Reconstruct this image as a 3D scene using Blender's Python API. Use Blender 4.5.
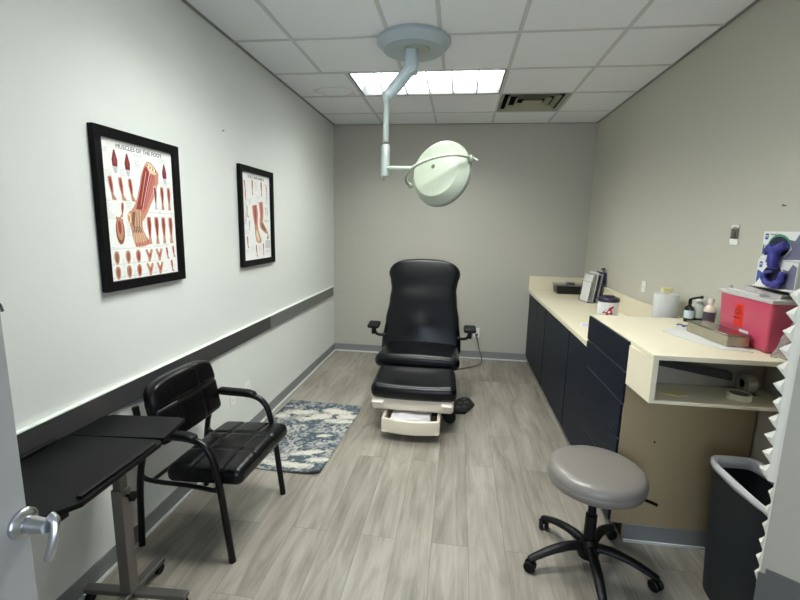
import bpy, math, random
from mathutils import Vector, Matrix
for o in list(bpy.data.objects): bpy.data.objects.remove(o)
S = bpy.context.scene
COL = S.collection
PI = math.pi
# ---------------------------------------------------------------- camera
XL, XR, YB, HC = -1.511, 1.444, 5.219, 2.731
cam = bpy.data.cameras.new('camera'); co = bpy.data.objects.new('camera', cam); COL.objects.link(co)
pit, yaw, rol = math.radians(-9.573), math.radians(7.446), math.radians(1.27)
F = Vector((-math.sin(yaw)*math.cos(pit), math.cos(yaw)*math.cos(pit), math.sin(pit)))
R = Vector((math.cos(yaw), math.sin(yaw), 0)); U = R.cross(F)
R2 = R*math.cos(rol) + U*math.sin(rol); U2 = -R*math.sin(rol) + U*math.cos(rol)
M = Matrix(((R2.x, U2.x, -F.x, 0), (R2.y, U2.y, -F.y, 0), (R2.z, U2.z, -F.z, 1.57), (0, 0, 0, 1)))
co.matrix_world = M
cam.sensor_width = 36; cam.lens = 434.9/800*36; cam.clip_start = .02
S.camera = co
# ---------------------------------------------------------------- world, exposure
w = bpy.data.worlds.new('world'); S.world = w; w.use_nodes = True
w.node_tree.nodes['Background'].inputs[0].default_value = (.62, .68, .72, 1)
w.node_tree.nodes['Background'].inputs[1].default_value = .25
S.view_settings.view_transform = 'Standard'; S.view_settings.look = 'None'
S.view_settings.exposure = 0.66; S.view_settings.gamma = 1; S.view_settings.use_curve_mapping = False
# lamp powers (the lamps stand inside the ceiling troffers, see below)
LAMP_BACK, LAMP_NEAR = 20.0, 27.0          # radiance of the lit troffer panels
LAMP_COL = (252, 255, 250)
# (x0, x1, y0, y1) of the ceiling troffers
TROFFERS = [(-.905, .297, 3.515, 4.092, LAMP_BACK), (-.905, .297, 1.68, 2.262, LAMP_NEAR)]

# cool fill light added behind the camera, mostly to brighten the ceiling
dl = bpy.data.lights.new('added_cool_fill', 'AREA'); dl.shape = 'RECTANGLE'; dl.size = 1.5; dl.size_y = 1.2; dl.energy = 17; dl.color = (.80, .90, 1.0)
dlo = bpy.data.objects.new('added_cool_fill', dl); COL.objects.link(dlo); dlo.location = (.1, -1.235, 1.35); dlo.rotation_euler = (-PI/2, 0, PI)
# ---------------------------------------------------------------- materials
def lin(c):
    return tuple(((v/255)/12.92 if v/255 <= .04045 else (((v/255)+.055)/1.055)**2.4) for v in c) + (1,)
MATS = {}
def mat(name, rgb, rough=.5, metal=0, spec=.5, coat=0, trans=0, alpha=1, emit=0, bump=0, bscale=60, var=0, vscale=8, aniso=None):
    if name in MATS: return MATS[name]
    m = bpy.data.materials.new(name); m.use_nodes = True; MATS[name] = m
    nt = m.node_tree; b = nt.nodes['Principled BSDF']
    c = lin(rgb)
    b.inputs['Base Color'].default_value = c; b.inputs['Roughness'].default_value = rough
    b.inputs['Metallic'].default_value = metal; b.inputs['Specular IOR Level'].default_value = spec
    b.inputs['Coat Weight'].default_value = coat; b.inputs['Transmission Weight'].default_value = trans
    b.inputs['Alpha'].default_value = alpha
    if emit: b.inputs['Emission Color'].default_value = c; b.inputs['Emission Strength'].default_value = emit
    tc = nt.nodes.new('ShaderNodeTexCoord')
    if var:
        n = nt.nodes.new('ShaderNodeTexNoise'); n.inputs['Scale'].default_value = vscale; n.inputs['Detail'].default_value = 6
        nt.links.new(tc.outputs['Object'], n.inputs['Vector'])
        mx = nt.nodes.new('ShaderNodeMix'); mx.data_type = 'RGBA'
        mx.inputs[6].default_value = tuple(v*(1-var) for v in c[:3])+(1,); mx.inputs[7].default_value = tuple(min(1, v*(1+var)) for v in c[:3])+(1,)
        nt.links.new(n.outputs['Fac'], mx.inputs[0]); nt.links.new(mx.outputs[2], b.inputs['Base Color'])
    if bump:
        n = nt.nodes.new('ShaderNodeTexNoise'); n.inputs['Scale'].default_value = bscale; n.inputs['Detail'].default_value = 3
        nt.links.new(tc.outputs['Object'], n.inputs['Vector'])
        bp = nt.nodes.new('ShaderNodeBump'); bp.inputs['Strength'].default_value = bump; bp.inputs['Distance'].default_value = .002
        nt.links.new(n.outputs['Fac'], bp.inputs['Height']); nt.links.new(bp.outputs['Normal'], b.inputs['Normal'])
    return m
def ramp(nt, pts):
    r = nt.nodes.new('ShaderNodeValToRGB'); e = r.color_ramp.elements
    while len(e) < len(pts): e.new(.5)
    for k, (p, c) in enumerate(pts): e[k].position = p; e[k].color = lin(c)
    return r
WHITE_WALL = mat('white_wall_paint', (216, 218, 214), .55, bump=.15, bscale=180)
GREY_WALL = mat('greige_wall_paint', (176, 173, 162), .5, bump=.15, bscale=180)
GREY_WALL2 = mat('light_greige_wall_paint', (190, 187, 175), .5, bump=.15, bscale=180)
DARK_GAP = mat('dark_gap', (12, 12, 14), .8)
BASEB = mat('grey_vinyl_base', (124, 126, 126), .4)
CAULK = mat('pale_caulk', (205, 208, 206), .5)
NAVY = mat('navy_laminate', (15, 23, 36), .45, spec=.16, bump=.06, bscale=120, var=.12, vscale=5)
CREAM = mat('cream_laminate', (222, 213, 188), .42, var=.03, vscale=40)
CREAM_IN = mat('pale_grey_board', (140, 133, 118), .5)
BEIGE_P = mat('beige_board', (156, 140, 108), .5, var=.05, vscale=6)
BLK = mat('black_vinyl', (8, 9, 12), .26, spec=.28, bump=.35, bscale=260)
BLK2 = mat('black_leatherette', (7, 7, 9), .26, spec=.3, bump=.3, bscale=200)
BLKM = mat('black_metal', (7, 7, 8), .3, spec=.3)
BLKP = mat('black_plastic', (9, 9, 10), .45, spec=.22)
IVORY = mat('ivory_plastic', (214, 205, 186), .4)
IVORY2 = mat('white_plastic', (232, 232, 226), .35)
LAMPW = mat('lamp_enamel', (160, 168, 152), .3)
POSTW = mat('post_enamel', (140, 149, 145), .3)
LAMPG = mat('grey_enamel', (164, 176, 180), .35)
STEEL = mat('brushed_steel', (176, 178, 178), .28, metal=1)
CHROME = mat('chrome', (200, 203, 206), .14, metal=1)
PEWT = mat('pewter_metal', (118, 116, 112), .4, metal=.85)

def floor_mat():
    m = bpy.data.materials.new('grey_wood_planks'); m.use_nodes = True; nt = m.node_tree; b = nt.nodes['Principled BSDF']
    tc = nt.nodes.new('ShaderNodeTexCoord')
    mp = nt.nodes.new('ShaderNodeMapping'); mp.inputs['Rotation'].default_value = (0, 0, PI/2); mp.inputs['Location'].default_value = (.3, .07, 0)
    nt.links.new(tc.outputs['Object'], mp.inputs['Vector'])
    br = nt.nodes.new('ShaderNodeTexBrick'); br.inputs['Scale'].default_value = 1
    br.inputs['Brick Width'].default_value = 1.22; br.inputs['Row Height'].default_value = .182
    br.inputs['Mortar Size'].default_value = .0012; br.inputs['Mortar Smooth'].default_value = .3; br.offset = .37; br.inputs['Bias'].default_value = 0
    br.inputs['Color1'].default_value = (0, 0, 0, 1); br.inputs['Color2'].default_value = (1, 1, 1, 1); br.inputs['Mortar'].default_value = (.35, .35, .35, 1)
    nt.links.new(mp.outputs['Vector'], br.inputs['Vector'])
    # grain runs along the planks; each plank shifts its own piece of it
    ad = nt.nodes.new('ShaderNodeVectorMath'); ad.operation = 'MULTIPLY_ADD'
    ad.inputs[1].default_value = (7.3, 5.1, 3.7); nt.links.new(br.outputs['Color'], ad.inputs[0]); nt.links.new(tc.outputs['Object'], ad.inputs[2])
    def noise(sc, det, dist, rough=.6):
        mm = nt.nodes.new('ShaderNodeMapping'); mm.inputs['Scale'].default_value = sc; nt.links.new(ad.outputs[0], mm.inputs['Vector'])
        n = nt.nodes.new('ShaderNodeTexNoise'); n.inputs['Scale'].default_value = 1; n.inputs['Detail'].default_value = det; n.inputs['Roughness'].default_value = rough
        n.inputs['Distortion'].default_value = dist; nt.links.new(mm.outputs['Vector'], n.inputs['Vector']); return n
    n1 = noise((9, 1.3, 1), 5, 1.2); n2 = noise((60, 2.2, 1), 4, .3, .7); n3 = noise((3.2, .9, 1), 3, .6)
    def math_(op, a, b_, va=None, vb=None):
        x = nt.nodes.new('ShaderNodeMath'); x.operation = op
        if a is not None: nt.links.new(a, x.inputs[0])
        else: x.inputs[0].default_value = va
        if b_ is not None: nt.links.new(b_, x.inputs[1])
        else: x.inputs[1].default_value = vb
        return x.outputs[0]
    sep = nt.nodes.new('ShaderNodeSeparateColor'); nt.links.new(br.outputs['Color'], sep.inputs[0])
    s = math_('MULTIPLY', n1.outputs['Fac'], None, vb=.5)
    s = math_('ADD', s, math_('MULTIPLY', n2.outputs['Fac'], None, vb=.22))
    s = math_('ADD', s, math_('MULTIPLY', n3.outputs['Fac'], None, vb=.28))
    s = math_('ADD', s, math_('MULTIPLY', math_('SUBTRACT', sep.outputs[0], None, vb=.5), None, vb=.05))
    r = ramp(nt, [(.33, (100, 94, 85)), (.43, (122, 116, 106)), (.53, (141, 135, 125)), (.66, (160, 155, 145))])
    nt.links.new(s, r.inputs['Fac'])
    mx = nt.nodes.new('ShaderNodeMix'); mx.data_type = 'RGBA'; mx.inputs[7].default_value = lin((98, 94, 88))
    nt.links.new(br.outputs['Fac'], mx.inputs[0]); nt.links.new(r.outputs['Color'], mx.inputs[6]); nt.links.new(mx.outputs[2], b.inputs['Base Color'])
    b.inputs['Roughness'].default_value = .42; b.inputs['Specular IOR Level'].default_value = .35
    bp = nt.nodes.new('ShaderNodeBump'); bp.inputs['Strength'].default_value = .12; bp.inputs['Distance'].default_value = .001
    nt.links.new(s, bp.inputs['Height']); nt.links.new(bp.outputs['Normal'], b.inputs['Normal'])
    return m
def ceil_mat():
    m = bpy.data.materials.new('ceiling_tile'); m.use_nodes = True; nt = m.node_tree; b = nt.nodes['Principled BSDF']
    tc = nt.nodes.new('ShaderNodeTexCoord'); n = nt.nodes.new('ShaderNodeTexNoise'); n.inputs['Scale'].default_value = 90; n.inputs['Detail'].default_value = 4
    nt.links.new(tc.outputs['Object'], n.inputs['Vector'])
    # old water ring on one tile
    mp = nt.nodes.new('ShaderNodeMapping'); mp.vector_type = 'POINT'; mp.inputs['Location'].default_value = (1.13, -4.0, 0)
    nt.links.new(tc.outputs['Object'], mp.inputs['Vector'])
    wn = nt.nodes.new('ShaderNodeTexNoise'); wn.inputs['Scale'].default_value = 7; nt.links.new(tc.outputs['Object'], wn.inputs['Vector'])
    va = nt.nodes.new('ShaderNodeVectorMath'); va.operation = 'MULTIPLY_ADD'; va.inputs[1].default_value = (.35, .35, 0)
    nt.links.new(wn.outputs['Color'], va.inputs[0]); nt.links.new(mp.outputs['Vector'], va.inputs[2])
    ml = nt.nodes.new('ShaderNodeVectorMath'); ml.operation = 'MULTIPLY'; ml.inputs[1].default_value = (1, 1, 0); nt.links.new(va.outputs[0], ml.inputs[0])
    su = nt.nodes.new('ShaderNodeVectorMath'); su.operation = 'SUBTRACT'; su.inputs[1].default_value = (.175, .175, 0); nt.links.new(ml.outputs[0], su.inputs[0])
    le = nt.nodes.new('ShaderNodeVectorMath'); le.operation = 'LENGTH'; nt.links.new(su.outputs[0], le.inputs[0])
    r = ramp(nt, [(0, (0, 0, 0)), (.13, (40, 40, 40)), (.165, (255, 255, 255)), (.175, (0, 0, 0))]); nt.links.new(le.outputs['Value'], r.inputs['Fac'])
    mx = nt.nodes.new('ShaderNodeMix'); mx.data_type = 'RGBA'; mx.inputs[6].default_value = lin((228, 230, 232)); mx.inputs[7].default_value = lin((206, 200, 186))
    nt.links.new(r.outputs['Color'], mx.inputs[0]); nt.links.new(mx.outputs[2], b.inputs['Base Color'])
    b.inputs['Roughness'].default_value = .85
    bp = nt.nodes.new('ShaderNodeBump'); bp.inputs['Strength'].default_value = .3; bp.inputs['Distance'].default_value = .002
    nt.links.new(n.outputs['Fac'], bp.inputs['Height']); nt.links.new(bp.outputs['Normal'], b.inputs['Normal'])
    return m

# ---------------------------------------------------------------- mesh builder
class MB:
    def __init__(s): s.v = []; s.f = []; s.m = []; s.c = 0
    def mi(s, k): s.c = k; return s
    def add(s, vs, fs, k=None):
        o = len(s.v); s.v += [Vector(p) for p in vs]
        for f in fs: s.f.append([i+o for i in f]); s.m.append(s.c if k is None else k)
        return o
    def mark(s): return len(s.v)
    def xf(s, Mx, a=0):
        for i in range(a, len(s.v)): s.v[i] = Mx @ s.v[i]
        return s
    def fn(s, f, a=0):
        for i in range(a, len(s.v)): s.v[i] = Vector(f(*s.v[i]))
        return s
    def box(s, x0, x1, y0, y1, z0, z1, k=None):
        s.add([(x0,y0,z0),(x1,y0,z0),(x1,y1,z0),(x0,y1,z0),(x0,y0,z1),(x1,y0,z1),(x1,y1,z1),(x0,y1,z1)],
              [(0,3,2,1),(4,5,6,7),(0,1,5,4),(1,2,6,5),(2,3,7,6),(3,0,4,7)], k); return s
    def rbox(s, x0, x1, y0, y1, z0, z1, r, n=3, inner=(1,1,1), k=None):
        c = ((x0+x1)/2, (y0+y1)/2, (z0+z1)/2); h = (abs(x1-x0)/2, abs(y1-y0)/2, abs(z1-z0)/2); r = min(r, *h)*.999
        ax = []
        for a in range(3):
            i = h[a]-r; t = [-i - r*math.tan((1-j/n)*PI/4) for j in range(n)] + [-i + 2*i*j/inner[a] for j in range(inner[a]+1)] + [i + r*math.tan((j+1)/n*PI/4) for j in range(n)]
            ax.append(t)
        idx = {}; vs = []; fs = []
        N = [len(t)-1 for t in ax]
        def V(i, j, l):
            key = (i, j, l)
            if key not in idx:
                p = Vector((ax[0][i], ax[1][j], ax[2][l])); q = Vector([max(-(h[a]-r), min(h[a]-r, p[a])) for a in range(3)])
                d = p-q
                if d.length > 1e-9: d = d.normalized()*r
                idx[key] = len(vs); vs.append(q+d+Vector(c))
            return idx[key]
        for i in range(N[0]):
            for j in range(N[1]):
                fs.append((V(i,j,0),V(i,j+1,0),V(i+1,j+1,0),V(i+1,j,0))); fs.append((V(i,j,N[2]),V(i+1,j,N[2]),V(i+1,j+1,N[2]),V(i,j+1,N[2])))
        for i in range(N[0]):
            for l in range(N[2]):
                fs.append((V(i,0,l),V(i+1,0,l),V(i+1,0,l+1),V(i,0,l+1))); fs.append((V(i,N[1],l),V(i,N[1],l+1),V(i+1,N[1],l+1),V(i+1,N[1],l)))
        for j in range(N[1]):
            for l in range(N[2]):
                fs.append((V(0,j,l),V(0,j,l+1),V(0,j+1,l+1),V(0,j+1,l))); fs.append((V(N[0],j,l),V(N[0],j+1,l),V(N[0],j+1,l+1),V(N[0],j,l+1)))
        s.add(vs, fs, k); return s
    def lathe(s, prof, n=24, Mx=None, k=None, arc=None):
        vs = []; fs = []
        for (r, z) in prof:
            for i in range(n): a = 2*PI*i/n; vs.append(Vector((r*math.cos(a), r*math.sin(a), z)))
        for j in range(len(prof)-1):
            for i in range(n): a = j*n+i; b = j*n+(i+1)%n; fs.append((a, b, b+n, a+n))
        if prof[0][0] > 1e-6: fs.append(tuple(range(n-1, -1, -1)))
        if prof[-1][0] > 1e-6: fs.append(tuple((len(prof)-1)*n+i for i in range(n)))
        if Mx is not None: vs = [Mx @ v for v in vs]
        s.add(vs, fs, k); return s
    def cyl(s, p0, p1, r0, r1=None, n=16, k=None):
        p0 = Vector(p0); p1 = Vector(p1); r1 = r0 if r1 is None else r1; d = p1-p0
        Mx = Matrix.Translation(p0) @ d.to_track_quat('Z', 'Y').to_matrix().to_4x4()
        return s.lathe([(r0, 0), (r1, d.length)], n, Mx, k)
    def tube(s, pts, r, n=10, smooth=0, k=None, flat=None):
        P = [Vector(p) for p in pts]
        for _ in range(smooth):
            Q = [P[0]]
            for a, b in zip(P[:-1], P[1:]): Q += [a*.75+b*.25, a*.25+b*.75]
            P = Q+[P[-1]]
        rs = r if isinstance(r, (list, tuple)) else None
        T = [(P[min(i+1, len(P)-1)]-P[max(i-1, 0)]).normalized() for i in range(len(P))]
        up = Vector((0, 0, 1)) if abs(T[0].z) < .9 else Vector((1, 0, 0))
        nr = (up - T[0]*up.dot(T[0])).normalized(); vs = []; fs = []
        for i, p in enumerate(P):
            nr = (nr - T[i]*nr.dot(T[i])).normalized(); bn = T[i].cross(nr)
            rr = rs[0]+(rs[-1]-rs[0])*i/(len(P)-1) if rs else r
            for j in range(n):
                a = 2*PI*j/n; ca, sa = math.cos(a), math.sin(a)
                if flat: vs.append(p + nr*ca*rr*flat[0] + bn*sa*rr*flat[1])
                else: vs.append(p + nr*ca*rr + bn*sa*rr)
        for i in range(len(P)-1):
            for j in range(n): a = i*n+j; b = i*n+(j+1)%n; fs.append((a, b, b+n, a+n))
        fs.append(tuple(range(n-1, -1, -1))); fs.append(tuple((len(P)-1)*n+j for j in range(n)))
        s.add(vs, fs, k); return s
    def prism(s, poly, h0, h1, ax='z', k=None):
        n = len(poly)
        A = sum(poly[i][0]*poly[(i+1)%n][1]-poly[(i+1)%n][0]*poly[i][1] for i in range(n))
        if A < 0: poly = poly[::-1]
        f = {'z': lambda a, b, h: (a, b, h), 'y': lambda a, b, h: (b, h, a), 'x': lambda a, b, h: (h, a, b)}[ax]
        vs = [f(a, b, h0) for a, b in poly]+[f(a, b, h1) for a, b in poly]
        fs = [tuple(range(n-1, -1, -1)), tuple(range(n, 2*n))]+[(i, (i+1)%n, n+(i+1)%n, n+i) for i in range(n)]
        s.add(vs, fs, k); return s
    def text(s, body, size, Mx, k=None, ext=.0003, align='CENTER', bold=0):
        cu = bpy.data.curves.new('t', 'FONT'); cu.body = body; cu.size = size; cu.extrude = ext; cu.align_x = align; cu.align_y = 'CENTER'; cu.resolution_u = 2; cu.offset = bold
        ob = bpy.data.objects.new('t', cu); COL.objects.link(ob)
        dg = bpy.context.evaluated_depsgraph_get(); me = bpy.data.meshes.new_from_object(ob.evaluated_get(dg))
        s.add([Mx @ v.co for v in me.vertices], [tuple(p.vertices) for p in me.polygons], k)
        bpy.data.objects.remove(ob); bpy.data.meshes.remove(me); bpy.data.curves.remove(cu); return s
    def quadgrid(s, fn, nu, nv, k=None):
        vs = [fn(i/nu, j/nv) for j in range(nv+1) for i in range(nu+1)]
        fs = [(j*(nu+1)+i, j*(nu+1)+i+1, (j+1)*(nu+1)+i+1, (j+1)*(nu+1)+i) for j in range(nv) for i in range(nu)]
        s.add(vs, fs, k); return s

LOCAL = {}
def finish(name, mb, mats, smooth=True, bevel=0, seg=2, angle=35):
    me = bpy.data.meshes.new(name); me.from_pydata([tuple(v) for v in mb.v], [], mb.f)
    mats = mats if isinstance(mats, (list, tuple)) else [mats]
    for m in mats: me.materials.append(m)
    for p, k in zip(me.polygons, mb.m): p.material_index = min(k, len(mats)-1)
    if smooth: me.polygons.foreach_set('use_smooth', [True]*len(me.polygons)); me.set_sharp_from_angle(angle=math.radians(angle))
    me.update()
    o = bpy.data.objects.new(name, me); COL.objects.link(o)
    if bevel:
        b = o.modifiers.new('bevel', 'BEVEL'); b.width = bevel; b.segments = seg; b.limit_method = 'ANGLE'; b.angle_limit = math.radians(40)
    return o
def part(name, mb, mats, parent, **kw):
    """geometry is in world coordinates unless the thing was made with local=True"""
    root = parent
    while root.parent: root = root.parent
    if not LOCAL.get(root.name):
        T = Matrix.Translation(-root.location); mb.xf(T)
    lab = kw.pop('label', None)
    o = finish(name, mb, mats, **kw); o.parent = parent
    if lab: o['label'] = lab
    return o
def thing(name, label, cat, loc, rotz=0, group=None, local=False):
    o = bpy.data.objects.new(name, None); COL.objects.link(o); o.empty_display_size = .1
    o.location = loc; o.rotation_euler = (0, 0, rotz); o['label'] = label; o['category'] = cat
    if group: o['group'] = group
    LOCAL[o.name] = local
    return o
def solo(name, mb, mats, label, cat, loc, group=None, rotz=0, **kw):
    """a thing that is one mesh, its geometry given around its own base point"""
    o = finish(name, mb, mats, **kw); o.location = loc; o.rotation_euler = (0, 0, rotz)
    o['label'] = label; o['category'] = cat
    if group: o['group'] = group
    return o
def struct(name, mb, mats, **kw):
    o = finish(name, mb, mats, **kw); o['kind'] = 'structure'; return o
def rot(ax, d): return Matrix.Rotation(math.radians(d), 4, ax)
def tr(*p): return Matrix.Translation(p)

# ================================================================ the room
YF = -1.3
struct('floor', MB().box(XL-.1, XR+.1, YF-.1, YB+.1, -.05, 0), floor_mat(), smooth=False)
struct('wall_left', MB().box(XL-.1, XL, YF-.1, YB+.1, 0, HC+.2), WHITE_WALL, smooth=False)
struct('wall_back', MB().box(XL, XR, YB, YB+.1, 0, HC+.2), GREY_WALL, smooth=False)
struct('wall_right', MB().box(XR, XR+.1, YF-.1, YB+.1, 0, HC+.2), GREY_WALL2, smooth=False)
struct('wall_front', MB().box(XL, XR, YF-.1, YF, 0, HC+.2), GREY_WALL, smooth=False)
# angled wall piece between the doorway and the right wall
PX, PY = .985, 1.350; PD = Vector((.79, -.613, 0)).normalized(); PN = Vector((-PD.y, PD.x, 0))       # PN points away from the camera
def pwall(a0, a1, n0, n1, z0, z1, mb):
    o_ = Vector((PX, PY, 0)); q = [o_+PD*a_+PN*b_ for a_, b_ in ((a0, n0), (a1, n0), (a1, n1), (a0, n1))]
    mb.prism([(v.x, v.y) for v in q], z0, z1, 'z'); return mb
struct('wall_right_near', pwall(0, .575, 0, .07, 0, HC, MB()), mat('partition_grey', (166, 162, 148), .5), smooth=False)
tp_ = pwall(-.004, .57, -.006, -.0005, 0, .525, MB()); pwall(.012, .57, -.006, -.0005, .525, .545, tp_)
struct('trim_4', tp_, mat('plate_grey', (88, 89, 86), .4), smooth=False)
# ceiling with openings for troffers and vent
VENT = (.325, .9, 4.125, 4.70)
holes = [t[:4] for t in TROFFERS]+[VENT]
xs = sorted({XL, XR}|{v for h in holes for v in h[:2]}); ys = sorted({YF, YB}|{v for h in holes for v in h[2:]})
cb = MB()
for i in range(len(xs)-1):
    for j in range(len(ys)-1):
        cx, cy = (xs[i]+xs[i+1])/2, (ys[j]+ys[j+1])/2
        if any(h[0] < cx < h[1] and h[2] < cy < h[3] for h in holes): continue
        cb.box(xs[i], xs[i+1], ys[j], ys[j+1], HC, HC+.015)
struct('ceiling', cb, ceil_mat(), smooth=False)
struct('ceiling_slab', MB().box(XL-.1, XR+.1, YF-.1, YB+.1, HC+.2, HC+.25), DARK_GAP, smooth=False).name = 'ceiling_deck'
g = MB(); zb = HC-.004; hw = .012
def ybar(x, y0, y1, w=hw): g.box(x-w, x+w, y0, y1, zb, HC+.001)
def xbar(y, x0, x1, w=hw): g.box(x0, x1, y-w, y+w, zb-.0005, HC+.001)
for x in (-1.109, .309, .919): ybar(x, YF, 3.50)
for x in (-.481, -.163): ybar(x, 2.276, 3.50)
for x in (-.922, .309, .914): ybar(x, 3.50, YB)
ybar(-.307, 4.106, YB)
for y in (-.774, -.164, .446, 1.056, 1.666, 2.276, 2.886): xbar(y, XL, XR)
for y in (3.50, 4.108, 4.714): xbar(y, XL, XR)
struct('trim_1', g, mat('ceiling_grid_grey', (194, 196, 194), .6), smooth=False)
g = MB(); e = .018
g.box(XL, XL+e, YF, YB, HC-.006, HC); g.box(XR-e, XR, YF, YB, HC-.006, HC); g.box(XL, XR, YB-e, YB, HC-.006, HC)
struct('trim_2', g, mat('wall_angle_grey', (128, 128, 122), .5), smooth=False)
wf = MB()
for b_ in ((-.70, .90, .68, .74), (-.70, .90, 1.96, 2.02), (-.70, -.64, .74, 1.96), (.84, .90, .74, 1.96), (.08, .12, .74, 1.96)): wf.box(b_[0], b_[1], YF, YF+.03, b_[2], b_[3])
struct('added_window_1', wf, mat('added_window_frame_white', (225, 226, 224), .5), smooth=False)  # made-up window frame, out of view, added to go with the cool fill
struct('added_window_pane', MB().box(-.64, .84, YF+.001, YF+.008, .74, 1.96), mat('fill_glow_pane', (205, 225, 255), .5, emit=2.0), smooth=False).name = 'added_window_2'  # glowing pane added out of view for more cool light
# baseboards: grey vinyl with a pale sealant line along the floor
def base(name, poly_boxes):
    b = MB()
    for (x0, x1, y0, y1, dx, dy) in poly_boxes:
        b.box(x0, x1, y0, y1, .012, .092, 0)
        b.box(min(x0, x0+dx), max(x1, x1+dx), min(y0, y0+dy), max(y1, y1+dy), 0, .0125, 1)
    return struct(name, b, [BASEB, CAULK], smooth=False)
base('baseboard_left', [(XL, XL+.008, YF, YB, .012, 0)])
base('baseboard_back', [(XL, .87, YB-.008, YB, 0, -.012)])
base('baseboard_right', [(XR-.008, XR, YF, 2.14, -.006, 0)])
# dark rail along the left wall with a white cap bead
r = MB()
r.box(XL, XL+.018, YF+.4, 3.30, .725, .828, 0); r.box(XL, XL+.018, 3.303, 5.118, .722, .822, 1)
r.box(XL, XL+.022, YF+.4, 5.118, .828, .8325, 2)
struct('trim_3', r, [mat('dark_rail', (62, 62, 62), .25), mat('grey_rail', (98, 99, 97), .35), mat('white_bead', (225, 228, 222), .5)], smooth=False)

# ---------------------------------------------------------------- troffers
for k, (x0, x1, y0, y1, pw) in enumerate(TROFFERS):
    t = thing('ceiling_light', ['glowing rectangular louvred troffer in the ceiling near the back wall', 'rectangular louvred ceiling troffer nearer the doorway, just outside the top of the photo'][k], 'ceiling light', ((x0+x1)/2, (y0+y1)/2, HC))
    h = MB(); d = .090; q = .012
    h.box(x0, x1, y0, y0+q, HC-.002, HC+d); h.box(x0, x1, y1-q, y1, HC-.002, HC+d); h.box(x0, x0+q, y0, y1, HC-.002, HC+d); h.box(x1-q, x1, y0, y1, HC-.002, HC+d)
    part('frame', h, mat('troffer_frame', (70, 72, 74), .5), t, smooth=False)
    part('diffuser', MB().box(x0, x1, y0, y1, HC+d, HC+d+.006), mat('lit_diffuser_%d' % k, LAMP_COL, .5, emit=pw), t, smooth=False)
    l = MB()
    for i in range(1, 6): xx = x0+(x1-x0)*i/6; l.box(xx-.005, xx+.005, y0+q, y1-q, HC+.0, HC+d)
    yy = (y0+y1)/2; l.box(x0+q, x1-q, yy-.005, yy+.005, HC+.0, HC+d)
    part('louver', l, mat('louver_silver', (176, 180, 180), .4), t, smooth=False)
# ---------------------------------------------------------------- air vent
x0, x1, y0, y1 = VENT; cx, cy = (x0+x1)/2, (y0+y1)/2
t = thing('air_vent', 'square ceiling air vent with nested cream louvres beside the lit troffer', 'vent', (cx, cy, HC))
a = MB(); a.box(x0, x1, y0, y1, HC+.16, HC+.165)
for b_ in ((x0, x0+.004, y0, y1), (x1-.004, x1, y0, y1), (x0, x1, y0, y0+.004), (x0, x1, y1-.004, y1)): a.box(*b_, HC, HC+.165)
part('duct', a, mat('dark_duct', (12, 12, 11), .9), t, smooth=False)
def ring(mb, ho, zo, hi, zi, th=.003):
    vs = []
    for (h_, z_) in ((ho, zo), (hi, zi), (hi, zi+th), (ho, zo+th)):
        for sx, sy in ((-1, -1), (1, -1), (1, 1), (-1, 1)): vs.append((cx+sx*h_, cy+sy*h_, z_))
    fs = []
    for l in range(4):
        for i in range(4): a_ = l*4+i; b2 = l*4+(i+1) % 4; n_ = ((l+1) % 4)*4; fs.append((a_, b2, n_+(i+1) % 4, n_+i))
    mb.add(vs, fs)
a = MB(); ring(a, .296, HC-.006, .262, HC+.012)
part('frame', a, mat('vent_paint', (150, 148, 134), .4), t, smooth=False)
for k, hh in enumerate((.228, .155, .088)):
    a = MB(); ring(a, hh, HC-.006, hh-.034, HC+.030)
    if k == 2: a.box(cx-hh+.034, cx+hh-.034, cy-hh+.034, cy+hh-.034, HC+.030, HC+.033)
    part('louver', a, mat('vent_louver', (150, 146, 124), .4), t, smooth=False)

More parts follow.
